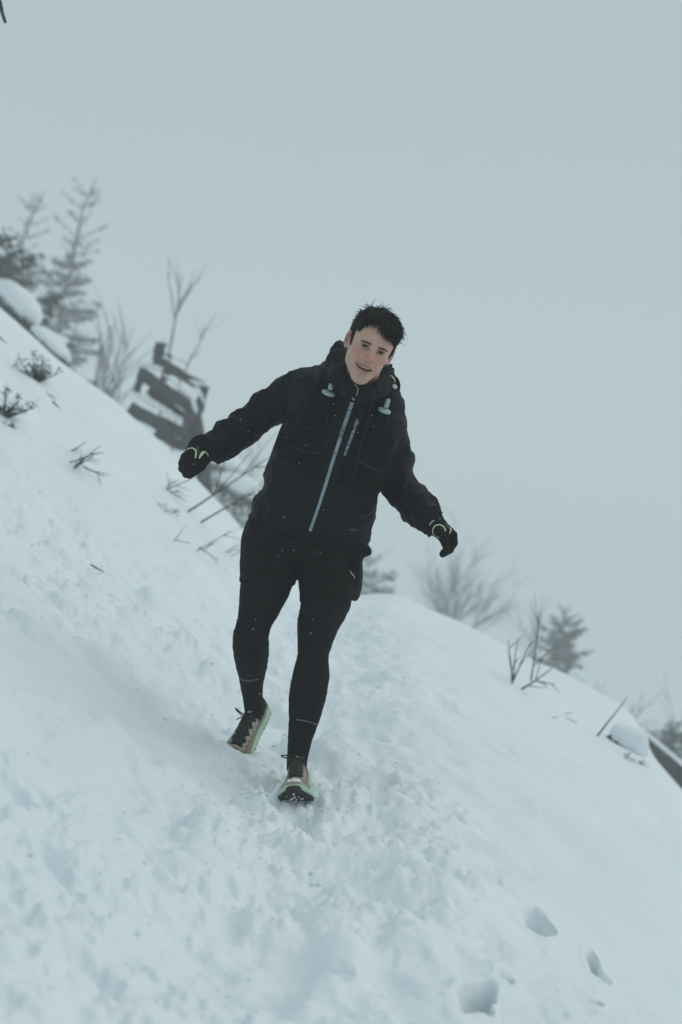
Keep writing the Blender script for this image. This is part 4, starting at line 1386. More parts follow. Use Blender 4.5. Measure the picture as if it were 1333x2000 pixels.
# ---- body
def build_body():
    pts = [p for p, r in ARM_R + ARM_L + LEG_R + LEG_L] + [heelR, heelL, heelR + RR[:, 1] * .3, heelL + RL[:, 1] * .3, px(360, 905, 4.85), px(885, 1070, 4.85)]
    lo, hi = bounds(pts + [head_cam((0, 0, .13))], .09)
    hl, hh = bounds([head_cam(q) for q in ((.09, 0, 0), (-.09, 0, 0), (0, .11, -.04), (0, -.1, .03), (0, 0, .12), (0, .06, -.12))], .012)
    V, F = surface(body_field, axis_grid(lo[0], hi[0], .010, (hl[0], hh[0]), .0026), axis_grid(lo[1], hi[1], .010, (hl[1], hh[1]), .0026),
                   axis_grid(lo[2], hi[2], .010, (hl[2], hh[2]), .0026), snap=3)
    q = head_local(V)
    x, y, z = q[:, 0], q[:, 1], q[:, 2]
    ax_ = np.abs(x)
    base = np.array([.58, .365, .28])
    c = np.tile(base, (len(V), 1))
    def blend(mask, col):
        nonlocal c
        c = c * (1 - mask[:, None]) + np.array(col) * mask[:, None]
    g = lambda cx, cy, cz, r: np.exp(-(((ax_ - cx) / r) ** 2 + ((y - cy) / (r * 1.6)) ** 2 + ((z - cz) / r) ** 2))
    blend(.75 * g(.040, .068, -.032, .022), (.58, .255, .20))          # cold cheeks
    blend(.75 * g(0, .105, -.031, .016), (.57, .24, .19))               # nose tip
    blend(.85 * sstep(.066, .074, ax_) * sstep(.02, .01, y) * sstep(-.045, -.03, z) * sstep(.03, .02, z), (.56, .29, .235))   # ears
    blend(.50 * g(.028, .075, -.010, .013), (.36, .20, .17))           # socket shade painted under the eyes
    blend(.70 * g(.029, .078, .006, .012), (.34, .19, .155))          # lids, darkened in skin colour for the shade under the brow
    lashes = np.exp(-(((ax_ - .0292) / .0142) ** 4 + ((z - .0034) / .0020) ** 2)) * sstep(.062, .070, y)
    blend(.8 * lashes, (.05, .03, .025))
    blend(.34 * g(0, .088, -.054, .017) + .30 * g(0, .08, -.098, .022) + .26 * g(.035, .05, -.085, .024), (.33, .22, .17))           # shaved lip and chin
    mx = x + .0035
    wz = z + .0680 - 5.4 * mx ** 2 + .05 * x
    yl = sstep(.062, .070, y + 3.2 * x ** 2)
    lip = yl * np.maximum(np.exp(-((mx / .0270) ** 6 + ((wz - .0064) / .0036) ** 4)), np.exp(-((mx / .0230) ** 6 + ((wz + .0098) / .0058) ** 4)))
    blend(.9 * np.clip(lip, 0, 1), (.44, .185, .165))
    inside = (np.abs(wz) < .0062) & (np.abs(mx) < .026) & (y + 3.2 * x ** 2 < .0835) & (y > .035)
    c[inside] = (.05, .012, .012)
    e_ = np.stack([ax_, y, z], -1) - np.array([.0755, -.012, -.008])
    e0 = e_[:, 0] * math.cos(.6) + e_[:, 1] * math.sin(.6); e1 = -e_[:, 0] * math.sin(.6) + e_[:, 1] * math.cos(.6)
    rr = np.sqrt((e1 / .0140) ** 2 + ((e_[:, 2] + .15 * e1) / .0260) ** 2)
    blend(.8 * sstep(.95, .6, rr) * (ax_ > .066) * (np.abs(e0) < .012), (.36, .135, .11))  # ear hollow: its shading painted in as darker, redder skin
    mott = (noise3(V, 120, 3) - .5)[:, None] * .06 + (noise3(V, 35, 4) - .5)[:, None] * .08
    c = np.clip(c * (1 + mott), 0, 1)
    nost = np.exp(-(((ax_ - .0066) / .0042) ** 2 + ((y - .098) / .006) ** 2 + ((z + .0395) / .0040) ** 2))
    blend(np.clip(1.3 * nost, 0, 1), (.10, .045, .04))  # nostril shade painted into the skin colour
    blend(.95 * sstep(.002, .012, hair_mask(q)) * (y < .2) * (z > -.08), (.02, .016, .014))
    for (mx, my, mz) in ((-.050, .05, -.045), (-.024, .08, -.09), (.02, .07, -.1), (-.062, .02, -.055)):
        m_ = np.linalg.norm(q - np.array([mx, my, mz]), axis=1)
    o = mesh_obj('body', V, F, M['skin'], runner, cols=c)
    return o, V, F
body, BV, BF = build_body()
T_body = Target(BV[:], BF)

def ball(c, r, n=20, m=14):
    V, F = [], []
    for i in range(m + 1):
        t = math.pi * i / m
        for k in range(n):
            p = 2 * math.pi * k / n
            V.append((math.sin(t) * math.cos(p), math.cos(t), math.sin(t) * math.sin(p)))
    for i in range(m):
        for k in range(n):
            F.append((i * n + k, i * n + (k + 1) % n, (i + 1) * n + (k + 1) % n, (i + 1) * n + k))
    return np.array(V), F
for s in (-1, 1):
    B, F = ball(None, 1, 28, 40)
    look = U((0.06, 1.0, -.25))
    cosang = B @ look
    col = np.tile(np.array([.26, .24, .22]), (len(B), 1))
    col[cosang > math.cos(.66)] = (.035, .024, .016)
    col[cosang > math.cos(.30)] = (.006, .006, .006)
    o = mesh_obj('eye', head_cam(np.array([s * .0290, .0640, .0020]) + B * .0124), F, M['eye'], runner, cols=col); o.parent = body

def build_teeth():
    V, F = [], []
    for k in range(-4, 5):
        a = k * .235
        wd = (.0042, .0037, .0037, .0033, .0030)[abs(k)]
        cx, cy = .031 * math.sin(a) - .0035, .047 + .031 * math.cos(a)
        t = np.array([math.cos(a), -math.sin(a), 0]); cy += .0025; n_ = np.array([math.sin(a), math.cos(a), 0])
        zc = -.0680 + 5.4 * (cx + .0035) ** 2 - .05 * cx + .0030
        b = len(V)
        for (i, j, h) in ((-1, 0, -1), (1, 0, -1), (1, 0, 1), (-1, 0, 1), (-1, 1, -1), (1, 1, -1), (1, 1, 1), (-1, 1, 1)):
            V.append(np.array([cx, cy, zc]) + t * wd * i * (.92 if h < 0 else 1) + n_ * (.0015 if j else -.003) + np.array([0, 0, .0046 * h * (1 if h > 0 else .82)]))
        F += [tuple(b + i for i in f) for f in ((4, 5, 6, 7), (0, 1, 5, 4), (1, 2, 6, 5), (2, 3, 7, 6), (3, 0, 4, 7))]
    o = mesh_obj('teeth', head_cam(np.array(V)), F, M['teeth'], runner, smooth=False); o.parent = body
build_teeth()

def build_hair():
    rng = np.random.default_rng(4)
    _c = union(_cran, .03)
    def cap(P):
        q = head_local(P)
        nz = fbm(P * np.array([1.6, 1, .7]), 75, 3, 8) * .0042
        topf = sstep(.02, .075, q[:, 2])
        hm = sstep(-.004, .014, hair_mask(q))
        d = _c(q) - hm * (.0070 + .0065 * topf + .002 * sstep(.0, -.06, q[:, 1])) + .0006 + nz * hm
        return smax(d, -hair_mask(q) - .001, .003)
    lo, hi = bounds([HO], .15)
    V, F = solid(cap, lo, hi, .0042, snap=1)
    root = mesh_obj('hair', V, F, M['hair'], runner); root.parent = body
    # wet locks
    g = Geo()
    dirs = rng.normal(size=(15000, 3)); dirs /= np.linalg.norm(dirs, axis=1, keepdims=True)
    pts = np.array([0, -.016, .032]) + dirs * np.array([.0730, .094, .077])
    d = _c(pts)
    nrm = dirs / np.array([.0730, .094, .077]); nrm /= np.linalg.norm(nrm, axis=1, keepdims=True)
    pts = pts - nrm * d[:, None]
    keep = (hair_mask(pts) > 0.001) & (pts[:, 2] > -.03)
    pts, nrm = pts[keep], nrm[keep]
    cnt = 0
    for p, n in zip(pts, nrm):
        topf = float(sstep(.045, .09, p[2])); fr = float(sstep(.0, .055, p[1]))
        if topf < .1 and rng.random() < .35: continue
        L = .012 + .034 * topf + .010 * fr * topf
        L *= rng.uniform(.6, 1.25)
        if p[1] > .03 and p[0] < .006: L *= .55
        flow = np.array([.45 + p[0] * 4, 1.0, -.1]) if topf > .3 else np.array([0, -.25 + fr * .2, -1.0])
        flow = flow - n * (flow @ n)
        flow = U(flow + rng.normal(size=3) * .30)
        lift = (.17 if topf > .3 else .14) * rng.uniform(.4, 1.3)
        d0 = U(flow + n * lift)
        start = p + n * (.0060 + .0065 * topf) * float(sstep(-.004, .014, hair_mask(p[None]))[0])
        P = [start]
        dd = d0
        for k in range(4):
            dd = U(dd + np.array([0, .05, -.22 if topf > .3 else -.1]) + rng.normal(size=3) * .07)
            nx = P[-1] + dd * L / 4
            dist = float(_c(nx[None])[0])
            if dist < .0035: nx = nx + n * (.0035 - dist)
            P.append(nx)
        r = rng.uniform(.0009, .0024)
        g.tube([head_cam(a) for a in P], [r, r * .95, r * .8, r * .5, r * .15], 3, False)
        cnt += 1
        if cnt > 4200: break
    for p, n in zip(pts[:2600], nrm[:2600]):                  # fine short hair softening every edge
        m = float(hair_mask(p[None])[0])
        if m > .016: continue
        fl = U(np.array([0, .2, -1.0]) - n * (-n[2] + .2 * n[1]) + rng.normal(size=3) * .35 + n * .35)
        L = rng.uniform(.006, .012)
        g.tube([head_cam(p), head_cam(p + fl * L * .5), head_cam(p + fl * L)], [.0006, .0005, .0001], 3, False)
    # fringe locks falling on the forehead, and stray spikes on the crown and at the picture's right
    def lock(p0, p1, p2, r):
        pts = [(1 - t) ** 2 * np.array(p0) + 2 * t * (1 - t) * np.array(p1) + t * t * np.array(p2) for t in np.linspace(0, 1, 6)]
        g.tube([head_cam(a) for a in pts], [r, r, r * .9, r * .7, r * .45, r * .1], 4, False)
    for k in range(60):
        x0 = rng.uniform(-.004, .058) if k > 12 else rng.uniform(-.03, .0)
        lock((x0, .058 - 5 * x0 * x0, .088), (x0 + .004 + rng.normal() * .004, .083 - 5 * x0 * x0, .080), (x0 + .010 + rng.normal() * .010, .082 - 7 * x0 * x0, .060 - rng.uniform(0, .018) - .16 * max(x0, 0)), rng.uniform(.0008, .0018))
    for k in range(34):
        a = rng.uniform(.1, 1.3)
        s0 = np.array([.066 * math.sin(a) + .010, rng.uniform(-.03, .04), .030 + .078 * math.cos(a)])
        dv = U(np.array([math.sin(a) + .5, rng.normal() * .6, math.cos(a) - .35])) * rng.uniform(.014, .036)
        lock(s0, s0 + dv * .55, s0 + dv + np.array([0, 0, -.007]), rng.uniform(.0008, .0015))
    for k in range(16):
        a = rng.uniform(-1.5, -.8)
        s0 = np.array([.070 * math.sin(a), rng.uniform(-.04, .03), .030 + .080 * math.cos(a)])
        dv = U(np.array([math.sin(a) - .2, rng.normal() * .5, math.cos(a) - .25])) * rng.uniform(.008, .022)
        lock(s0, s0 + dv * .55, s0 + dv + np.array([0, 0, -.004]), rng.uniform(.0007, .0013))
    o = g.obj('hair_locks', M['hair'], runner); o.parent = body; o['kind'] = 'stuff'
    for s in (-1, 1):
        b = Geo()
        for k in range(120):
            t = rng.random()
            x = s * (.0110 + .031 * t)
            z = .0128 + .0014 * math.sin(t * 2.6) - .0012 * t + rng.normal() * .0015 * (1.1 - t * .75)
            r = T_body.t.ray_cast(Vector(head_cam((x, .16, z))), Vector(-HR[:, 1]), .2)
            if r[0] is None: continue
            p = head_local(np.array(r[0])[None])[0]
            dv = np.array([s * 1.0, -.35 * t, .25 - .55 * t]) + rng.normal(size=3) * .18
            dv = U(dv) * rng.uniform(.006, .010)
            b.tube([head_cam(p + np.array([0, .0004, 0])), head_cam(p + dv * .5 + np.array([0, .0012, 0])), head_cam(p + dv + np.array([0, .0004, 0]))], [.00045, .0004, .0001], 3, False)
        o = b.obj('eyebrow', M['brow'], runner); o.parent = body
build_hair()
# ---- clothes
def wrinkle(P, f, amp, seed, stretch=(1, 1, 1)):
    q = P * np.array(stretch)
    w = fbm(q, f * .5, 2, seed + 40)
    n1 = fbm(q + .06 * w[:, None], f, 2, seed)
    return -amp * (1 - np.clip(np.abs(n1) * 3.2, 0, 1)) + amp * .35 * n1 + amp * .5 * w

_armR, _armL = limb(ARM_R, 0, .02), limb(ARM_L, 0, .02)
Z_HEM = _tz[0] - .012
collar_pts = [N(682, 762, 4.735, 13), N(668, 738, 4.775, 19), N(661, 708, 4.85, 21), N(672, 690, 4.93, 20), N(705, 694, 4.98, 21), N(738, 716, 4.93, 19), N(750, 738, 4.85, 19), N(740, 760, 4.76, 15), N(722, 770, 4.72, 12), N(698, 770, 4.71, 12), N(682, 762, 4.735, 13)]
_col = chain(collar_pts, .025)
_colbase = chain([N(640, 735, 4.90, 20), N(662, 738, 4.86, 26), N(700, 772, 4.80, 22), N(745, 762, 4.84, 26), N(766, 790, 4.90, 22)], .03)
_hollow = chain([(head_cam((0, -.005, -.04)), .066), (px(703, 748, 4.83), .060)], .01)
def arm_param(nodes, P):
    A = np.array([p for p, r in nodes])
    d = np.linalg.norm(P[:, None, :] - A[None], axis=2)
    k = np.argmin(d, axis=1)
    return k
def jacket_field(P):
    z = (P - T_O) @ T_Z
    d = trunk(P, 0.0, Z_HEM, None)
    hemband = np.exp(-((z - Z_HEM - .012) / .012) ** 2) * .004
    wt = wrinkle(P, 7.0, .012, 3, (1.0, 1, 1.6)) + wrinkle(P, 15, .004, 33, (1, 1, 1.5))
    d = d + wt * .8 + hemband
    a = np.minimum(_armR(P), _armL(P)) if False else smin(_armR(P), _armL(P), .001)
    xx = (P - T_O) @ T_X
    far = sstep(.16, .34, np.abs(xx - np.interp(z, _fz, _fx)))
    a = a + (wrinkle(P, 10, .014, 9, (1.2, 1, .9)) + wrinkle(P, 19, .005, 19)) * (.45 + .55 * far)
    d = smin(d, a, .018)
    c = smin(_col(P) + wrinkle(P, 14, .008, 5), _colbase(P) + wt * .6, .03)
    d = smin(d, c, .02)
    return smax(d, -_hollow(P), .006)
_lo, _hi = bounds([p for p, r in ARM_R + ARM_L + collar_pts] + list(SL) + list(SRR), .09)
JV, JF = solid(jacket_field, _lo, _hi, .0062, snap=2)
jacket = tag(mesh_obj('jacket', JV, JF, M['shell'], runner), 'navy black rain jacket with the hood bunched behind the neck')
TJ = Target(JV, JF)

# running vest over the jacket
ZL = [tzx(u, v) for u, v in ((691, 777), (672, 832), (649, 905), (622, 990), (606, 1037))]
_zz = np.array([a for a, b in ZL])[::-1]; _zx = np.array([b for a, b in ZL])[::-1]
zbL = tzx(548, 908, 4.87)[0]; zbR = tzx(716, 965, 4.87)[0]
ztop = tzx(668, 728, 4.87)[0]
def vest_field(P):
    q = P - T_O
    z = q @ T_Z; x = q @ T_X - np.interp(z, _zz, _zx); y = q @ T_Y
    base = trunk(P, .007, None, None)
    sh = smin(base, offset(_colbase, .007)(P), .03)
    pocket = .016 * np.exp(-((np.abs(x) - .095) / .045) ** 2 - ((z - (zbL + .09)) / .10) ** 2) * (y > 0)
    d = sh - pocket + wrinkle(P, 9, .006, 14, (1, 1, 1.6)) * .7
    front = y > -.02
    inner = .036 + .020 * sstep(zbL, ztop, z)
    lim = inner - np.abs(x)                                  # keep clear of the zip
    lim = np.where(front, lim, -1)
    outer = np.abs(x) - np.interp(z, [zbL, zbL + .16, ztop - .10, ztop], [.26, .20, .150, .125])
    bottom = np.where(x < 0, zbL, zbR) + .02 * np.sin(x * 30) - z
    e = np.maximum(np.maximum(lim, outer), np.maximum(bottom, z - ztop - .02))
    return smax(smax(d, e, .010), -(trunk(P, -.01, None, None)), .002)
_lo2, _hi2 = bounds(list(SL) + list(SRR), .17)
VV, VF = solid(vest_field, _lo2, _hi2, .0062, snap=2)
vest = tag(mesh_obj('running_vest', VV, VF, M['black_mesh'], runner), 'black mesh running vest worn over the jacket')
TV = Target(VV, VF)
_allV = np.concatenate([JV, VV]); _allF = np.concatenate([JF, VF + len(JV)])
TJV = Target(_allV, _allF)

def deco(name, res, mat, parent, label=None, smooth=True, kind=None):
    if res is None: return None
    o = mesh_obj(name, res[0], res[1], mat, runner, smooth=smooth)
    o.parent = parent
    if label: o['label'] = label
    if kind: o['kind'] = kind
    return o
zip_line = [(691.5, 777), (683, 802), (672.5, 832), (661, 868), (649, 905), (637, 945), (622.5, 990), (606, 1037)]
deco('zipper', strip(TJ, zip_line, .0122, .0020, .0015, 70, lambda t: 1.1 - .25 * t), M['zip_blue'], jacket, 'pale blue front zip')
deco('zipper_top', strip(TJ, [(697, 758), (694, 768), (691.5, 777)], .0125, .002, .0015, 12), M['shell'], jacket)
deco('zipper_pull', strip(TJ, [(694, 754), (699, 761), (698, 771)], .0036, .006, .002, 10), M['steel'], jacket)
deco('pocket_zip', strip(TJV, [(697, 823), (693, 836), (688, 850), (680, 872), (674, 889)], .0098, .002, .0014, 40), M['zip_grey'], jacket, 'short grey chest pocket zip')
deco('pocket_pull', strip(TJV, [(697, 819), (700, 824), (699, 829)], .0036, .005, .002, 8), M['steel'], jacket)
rngp = np.random.default_rng(77)
def prints():
    g = Geo()
    def bar(u0, v0, u1, v1, w, target):
        r = strip(target, [(u0, v0), (u1, v1)], w, .0042, .0006, 6)
        if r is None: return
        b = len(g.v); g.v += list(r[0]); g.f += [tuple(i + b for i in f) for f in r[1]]
    for v0 in (800, 834, 838, 843, 848, 853, 884):
        uc = np.interp(v0, [777, 832, 905, 1037], [691.5, 672.5, 649, 606])
        bar(uc - 5, v0 + rngp.uniform(-1, 1), uc + 5, v0 + rngp.uniform(-1, 3), .0026, TJ)
    for v0 in (838, 846):
        uc = np.interp(v0, [777, 832, 905, 1037], [691.5, 672.5, 649, 606])
        bar(uc - 2, v0, uc + 2, v0 + 9, .0024, TJ)
    for v0 in (834, 840, 847, 858, 869, 882):
        uc = np.interp(v0, [823, 850, 889], [697, 688, 674])
        bar(uc - rngp.uniform(0, 4.5), v0 + rngp.uniform(-3, 5), uc + rngp.uniform(0, 4.5), v0 + rngp.uniform(-5, 3), rngp.uniform(.002, .004), TJV)
    o = g.obj('zip_print', M['print_dark'], runner); o.parent = jacket; o['kind'] = 'stuff'
prints()
deco('logo', strip(TJ, [(683, 1035), (691, 1034), (697, 1036)], .0045, .001, .0006, 10), M['faint_print'], jacket)

# loop, trim and toggle at the vest's shoulder
def vest_extras():
    c = px(767, 752, 4.83)
    g = Geo(); pts = []
    for a in np.linspace(-2.2, 2.1, 18):
        pts.append(c + np.array([math.cos(a) * .021, .006 * math.sin(a * 2), -math.sin(a) * .031 - .004]))
    g.tube(pts, [.0065] * len(pts), 7)
    g.tube([px(757, 745, 4.85), px(760, 728, 4.84), px(764, 714, 4.83), px(766, 711, 4.83)], [.0062, .0060, .0052, .003], 7)
    o = g.obj('shoulder_loop', M['black_woven'], runner); o.parent = vest
    g = Geo(); pts = [px(755, 734.5, 4.815), px(761, 733, 4.81), px(767, 736, 4.81), px(771, 742, 4.81), px(772, 748, 4.815)]
    g.tube(pts, [.0018, .0026, .003, .0026, .0018], 6)
    pts = [px(762, 737, 4.81), px(763.5, 741, 4.805), px(763, 746, 4.81)]
    g2 = Geo(); g2.tube(pts, [.002, .0026, .0018], 6)
    o = g.obj('loop_trim', M['lime'], runner); o.parent = vest
    o = g2.obj('loop_trim', M['lime'], runner); o.parent = vest
    g = Geo(); g.lump(px(769.5, 757, 4.80), np.array([.0095, 0, 0]), np.array([0, .009, 0]), np.array([0.002, 0, .012]), np.random.default_rng(2), 10, 8)
    o = g.obj('toggle', M['white_plastic'], runner); o.parent = vest
    g = Geo(); g.tube([px(760, 752, 4.81), px(760.5, 758, 4.81), px(763, 764, 4.805)], [.0035, .004, .003], 6)
    o = g.obj('red_tab', M['red_cord'], runner); o.parent = vest
    g = Geo(); g.tube([px(762, 767, 4.802), px(766, 763, 4.798), px(768, 768, 4.798)], [.0022, .0024, .0015], 5)
    o = g.obj('cord_end', M['white_plastic'], runner); o.parent = vest
vest_extras()

# edge binding and compression cords of the vest
for line, w in (([(611, 742), (598, 790), (580, 830), (553, 852)], .007), ([(652, 728), (650, 760), (642, 800), (636, 850), (628, 905)], .006), ([(783, 800), (776, 850), (757, 900)], .006),
                ([(727, 770), (722, 810), (708, 860), (694, 915), (690, 945)], .006), ([(556, 868), (590, 880), (630, 886)], .008), ([(700, 900), (728, 915), (752, 922)], .008), ([(570, 838), (600, 835), (634, 842)], .005)):
    deco('binding', strip(TV, line, w, .0012, .0016, 40), M['binding'], vest)
# soft flasks in the vest's two front pockets
def flask(sp0, sp1, disc, tilt, low, label):
    p0, _ = TJV.ray(*disc)
    D = p0[1] - .016
    a, b, c = px(sp0[0], sp0[1], D + .006), px(sp1[0], sp1[1], D), px(disc[0], disc[1], D)
    root = empty('soft_flask', c, label, 'flask', 'soft flasks in the running vest')
    ax = U(a - b)
    g = Geo()
    def lathe(g, o, rs):
        pts = [o + ax * h for h, r in rs]
        g.tube(pts, [r for h, r in rs], 14)
    lathe(g, b, [(-.004, .0080), (.004, .0080), (.005, .0092), (.009, .0092), (.010, .0082), (.020, .0085), (.027, .0094), (.030, .0092), (.0315, .0070)])
    g.obj('spout', M['cap_teal'], root)
    g = Geo()
    e = U(np.array([math.cos(tilt), 0, -math.sin(tilt)])); ax2 = U(np.cross(e, np.array([0, 1., 0])))
    ax2 = ax2 if ax2[2] > 0 else -ax2
    ax_old, ax = ax, U(ax2 + np.array([0, -.35, 0]))
    lathe(g, c, [(-.009, .0185), (-.007, .0225), (-.002, .0230), (.000, .0225), (.0015, .021), (.003, .0150), (.005, .0095)])
    g.obj('cap', M['cap_teal'], root)
    q, _ = TJV.ray(*low)
    q = q + np.array([0, .022, 0])
    V, F = solid(chain([(c - ax * .012 + np.array([0, .002, 0]), .0195), (c - ax * .030 + np.array([0, .012, 0]), .024), (q, .019)], .02), *bounds([c, q], .07), .005)
    mesh_obj('flask_body', V, F, M['flask'], root)
flask((649, 746), (645.5, 760), (642.5, 766), math.radians(20), (634, 830), 'soft flask with teal cap by the collar, under the lower side of his face')
flask((757.5, 783), (754, 796), (752, 800), math.radians(22), (741, 862), 'soft flask with teal cap on the vest below the looped strap')

# ---- leggings and shorts
_lr, _ll = limb(LEG_R, 0, .012), limb(LEG_L, 0, .012)
def leggings_field(P):
    d = smin(_lr(P), _ll(P), .004)
    zc = P[:, 2]
    def creases(c, s):                                      # knit bunched behind the knee
        w = (P - c)
        up = w[:, 2] + .25 * np.abs(w[:, 0]) * s
        return -.0026 * np.sin(up * 520 + 3 * fbm(P, 20, 2, 3)) * np.exp(-(up / .035) ** 2) * np.exp(-(np.linalg.norm(w[:, :2], axis=1) / .12) ** 2) * (np.abs(w[:, 0]) > .02)
    d = d + creases(LEG_L[5][0] + np.array([0, 0, .022]), 0) + creases(LEG_R[4][0] + np.array([0, 0, .0]), 0)
    return d + .0014 * fbm(P, 22, 2, 4) + wrinkle(P, 16, .0013, 61, (.6, 1, 1.6))
_lo3, _hi3 = bounds([p for p, r in LEG_R + LEG_L], .125)
LV, LF = solid(leggings_field, _lo3, _hi3, .0058, snap=1)
leggings = tag(mesh_obj('leggings', LV, LF, M['black_knit'], runner), 'tight black running tights with small grey lettering on the shins')
TL = Target(LV, LF)
for pts in ([(580, 1407), (592, 1408.5), (605, 1411.5), (617.5, 1416)], [(468, 1325), (476, 1329.5), (487, 1331), (505, 1327.5)]):
    V, F = lettering('KIPRUN', TL, pts, 3.7, .0012)
    deco('lettering', (V, F), M['grey_print'], leggings, smooth=False)

hemR = px(520, 1138, 4.93); hemL = px(640, 1170, 4.91)
def shorts_field(P):
    th = [limb([(p + np.array([.0, 0, 0]), r + .001) for p, r in L[:4]], 0, .012) for L in (LEG_R, LEG_L)]
    dR = smax(th[0](P), (hemR - P) @ U(np.array([.10, 0, 1.0])), .006)
    dL = smax(cone(px(645, 1085, 5.03), px(642, 1172, 4.90), 57 * 5.03 / FPX, 56 * 4.9 / FPX)(P), (hemL - P) @ U(np.array([-.10, 0, 1.0])), .006)
    pel = trunk(P, -.004, -.150, .03)
    pel2 = ell(px(590, 1070, 5.05), (.188, .125, .075), rot('Y', math.radians(14)))(P)
    d = smin(smin(dR, dL, .012), smin(pel2, pel + .02, .03), .03)
    # baggy waist pouches
    for (u, v, D, r) in ((499, 1029, 5.02, (.026, .06, .034)), (703, 1074, 5.00, (.040, .05, .016)), (695, 1130, 4.95, (.018, .06, .075))):
        R = rot('Y', math.radians(-12 if u < 600 else (12 if v < 1100 else 4)))
        d = smin(d, ell(px(u, v, D), r, R)(P), .022)
    return d + wrinkle(P, 9, .007, 23, (1.3, 1, .7)) * .8
_lo4, _hi4 = bounds([px(470, 1010, 5), px(725, 1180, 4.9)], .17)
SV, SF = solid(shorts_field, _lo4, _hi4, .0062, snap=1)
shorts = tag(mesh_obj('shorts', SV, SF, M['black_woven'], runner), 'loose black running shorts over the tights')
TS = Target(SV, SF)
deco('logo', strip(TS, [(684.5, 1115), (687, 1120), (691, 1124), (694, 1130)], .0040, .0012, .0008, 16, lambda t: .3 + 1.1 * math.sin(math.pi * (t * .8 + .15))), M['grey_print'], shorts)

# ---- gloves
for (fn, dr, pts, label) in ((fingers_R, 0, [px(352, 848, 4.85), px(430, 935, 4.95)], 'black glove of the raised arm, fingers curled into a loose fist'),
                             (fingers_L, 0, [px(830, 1005, 4.85), px(898, 1092, 4.92)], 'black glove of the lowered arm, fingers hanging in a curve')):
    f0 = fn(.0008)
    lo, hi = bounds(pts, .07)
    V, F = solid(lambda P: f0(P) + .0006 * fbm(P, 90, 2, 5), lo, hi, .0036, snap=1)
    gl = tag(mesh_obj('glove', V, F, M['glove'], runner), label)
    TG = Target(V, F)
    if fn is fingers_R:
        deco('stripe', strip(TG, [(365.5, 879), (368.5, 876.5), (372, 875.2), (376, 875), (379.5, 876), (382.5, 879), (383.6, 884), (383.2, 889), (381.5, 895)], .0056, .0012, .0008, 40, lambda t: .45 + .9 * t if t < .75 else 1.1 - 1.5 * (t - .75)), M['lime'], gl)
        deco('stripe', strip(TG, [(389.6, 896), (391, 892), (393.7, 887.8), (396.5, 884), (399.5, 882.3), (402.4, 883), (405.5, 886.5), (407.5, 891)], .0056, .0012, .0008, 36, lambda t: .5 + 1.2 * math.sin(math.pi * min(1, t * 1.3)) if t < .6 else max(.35, 1.3 - t)), M['lime'], gl)
        deco('stripe', strip(TG, [(375, 905), (378, 907.5), (382, 908), (381, 905)], .003, .0012, .0006, 12), M['faint_print'], gl)
        V, F = lettering('LEKI', TG, [(389.6, 883.5), (388.6, 871)], 5.6, .0018)
        deco('lettering', (V, F), M['zip_grey'], gl, smooth=False)
    else:
        deco('stripe', strip(TG, [(859.5, 1050.5), (855, 1049.5), (850.5, 1047), (847, 1043), (845.6, 1038), (846.3, 1032.5), (849, 1028), (853, 1025.5), (858, 1024.5), (863, 1026), (867.5, 1029), (870, 1033.5), (870.3, 1038)], .0048, .0012, .0008, 50, lambda t: .5 + t * .8), M['lime'], gl)
        deco('stripe', strip(TG, [(839, 1026), (842, 1021.5), (846, 1017.5), (851, 1014), (856, 1012.3), (859.5, 1012.3)], .0056, .0012, .0008, 24, lambda t: .5 + .8 * t), M['lime'], gl)
        deco('stripe', strip(TG, [(880.3, 1031), (881, 1035), (879.8, 1039), (877.8, 1043.5)], .0056, .0012, .0008, 16, lambda t: 1.3 - t), M['lime'], gl)
        V, F = lettering('LEKI', TG, [(869.5, 1023.5), (876, 1032.5)], 4.6, .0018)
        deco('lettering', (V, F), M['zip_grey'], gl, smooth=False)
        g = Geo(); g.beam(px(833, 1036, 4.90), px(841, 1047, 4.89), .010, .012, (0, 0, 1)); o = g.obj('wrist_strap', M['glove'], runner, smooth=False); o.parent = gl

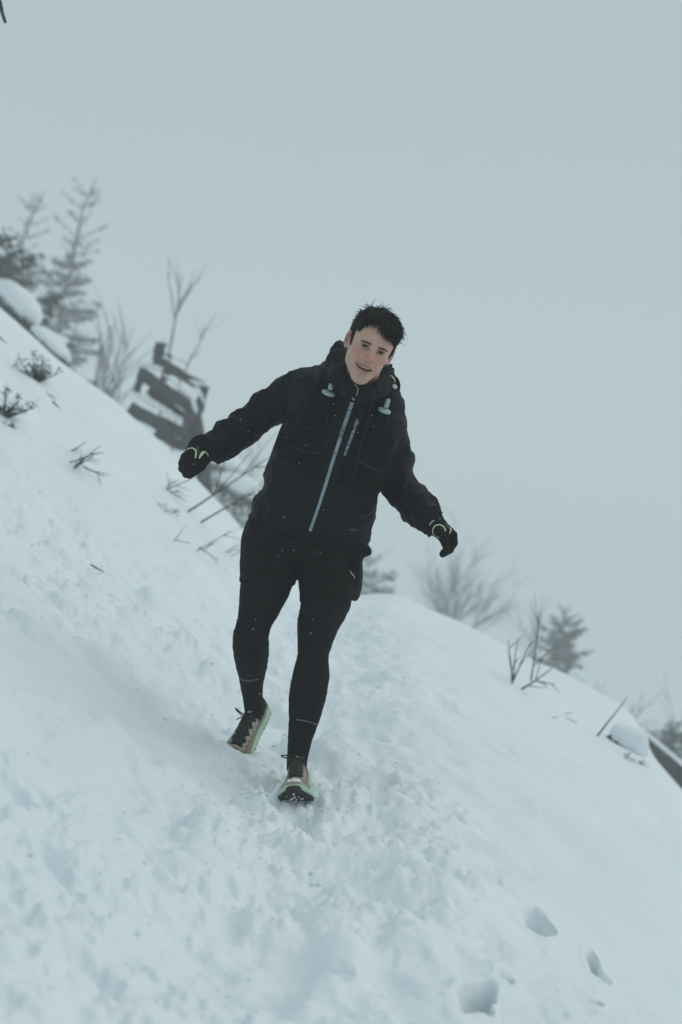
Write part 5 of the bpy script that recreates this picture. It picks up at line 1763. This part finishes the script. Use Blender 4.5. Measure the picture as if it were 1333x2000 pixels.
# ------------------------------------------------------------------ loose crumbs of snow kicked over the trail
def crumbs():
    rng = np.random.default_rng(55)
    g = Geo()
    xs = np.concatenate([-.25 + rng.normal(size=1300) * .30, -.16 + rng.normal(size=400) * .15])
    ys = np.concatenate([rng.uniform(2.6, 8.0, 1300), 4.45 + rng.normal(size=400) * .2])
    zs = height(xs, ys)
    for x, y, z in zip(xs, ys, zs):
        s = min(.010, .0030 * math.exp(rng.normal() * .6))
        g.lump(np.array([x, y, z - s * .15]), np.array([s, 0, 0]) * rng.uniform(.8, 1.4), np.array([0, s, 0]), np.array([0, 0, s * .8]), rng, 6, 4)
    o = g.obj('snow_crumbs', M['snow'])
    tag(o, 'loose crumbs of snow scattered over the trampled trail', None, None, 'stuff')
crumbs()

# ------------------------------------------------------------------ snowflakes drifting in the air
def flakes():
    rng = np.random.default_rng(91)
    g = Geo()
    for k in range(420):
        D = rng.uniform(1.9, 9.0)
        p = np.array([rng.uniform(-.30, .30) * D, D, rng.uniform(-.44, .44) * D])
        if p[2] < height(p[0:1], p[1:2])[0] + .05: continue
        s = rng.uniform(.0009, .0019) * (1 if D < 6 else 1.3)
        g.lump(p, np.array([s, 0, 0]), np.array([0, s, 0]), np.array([0, 0, s]), rng, 5, 3)
    # a few caught on the clothes
    for (u, v) in [(470, 820), (485, 843), (598, 870), (585, 905), (652, 790), (655, 812), (730, 833), (640, 815), (726, 812), (700, 845), (556, 1010), (632, 996), (552, 1075), (608, 1237), (500, 1210), (626, 1080), (575, 1075), (612, 1210), (641, 770), (560, 855)]:
        p, n = TJV.ray(u, v)
        if p is None:
            p, n = Target_all.ray(u, v)
        if p is None: continue
        s = rng.uniform(.0011, .0021)
        g.lump(p + n * .001, np.array([s, 0, 0]), np.array([0, s, 0]), np.array([0, 0, s]), rng, 6, 4)
    o = g.obj('snowflakes', M['snow_fluff'])
    tag(o, 'tiny snowflakes drifting through the air', None, None, 'stuff')
Target_all = Target(np.concatenate([LV, SV]), np.concatenate([LF, SF + len(LV)]))
flakes()
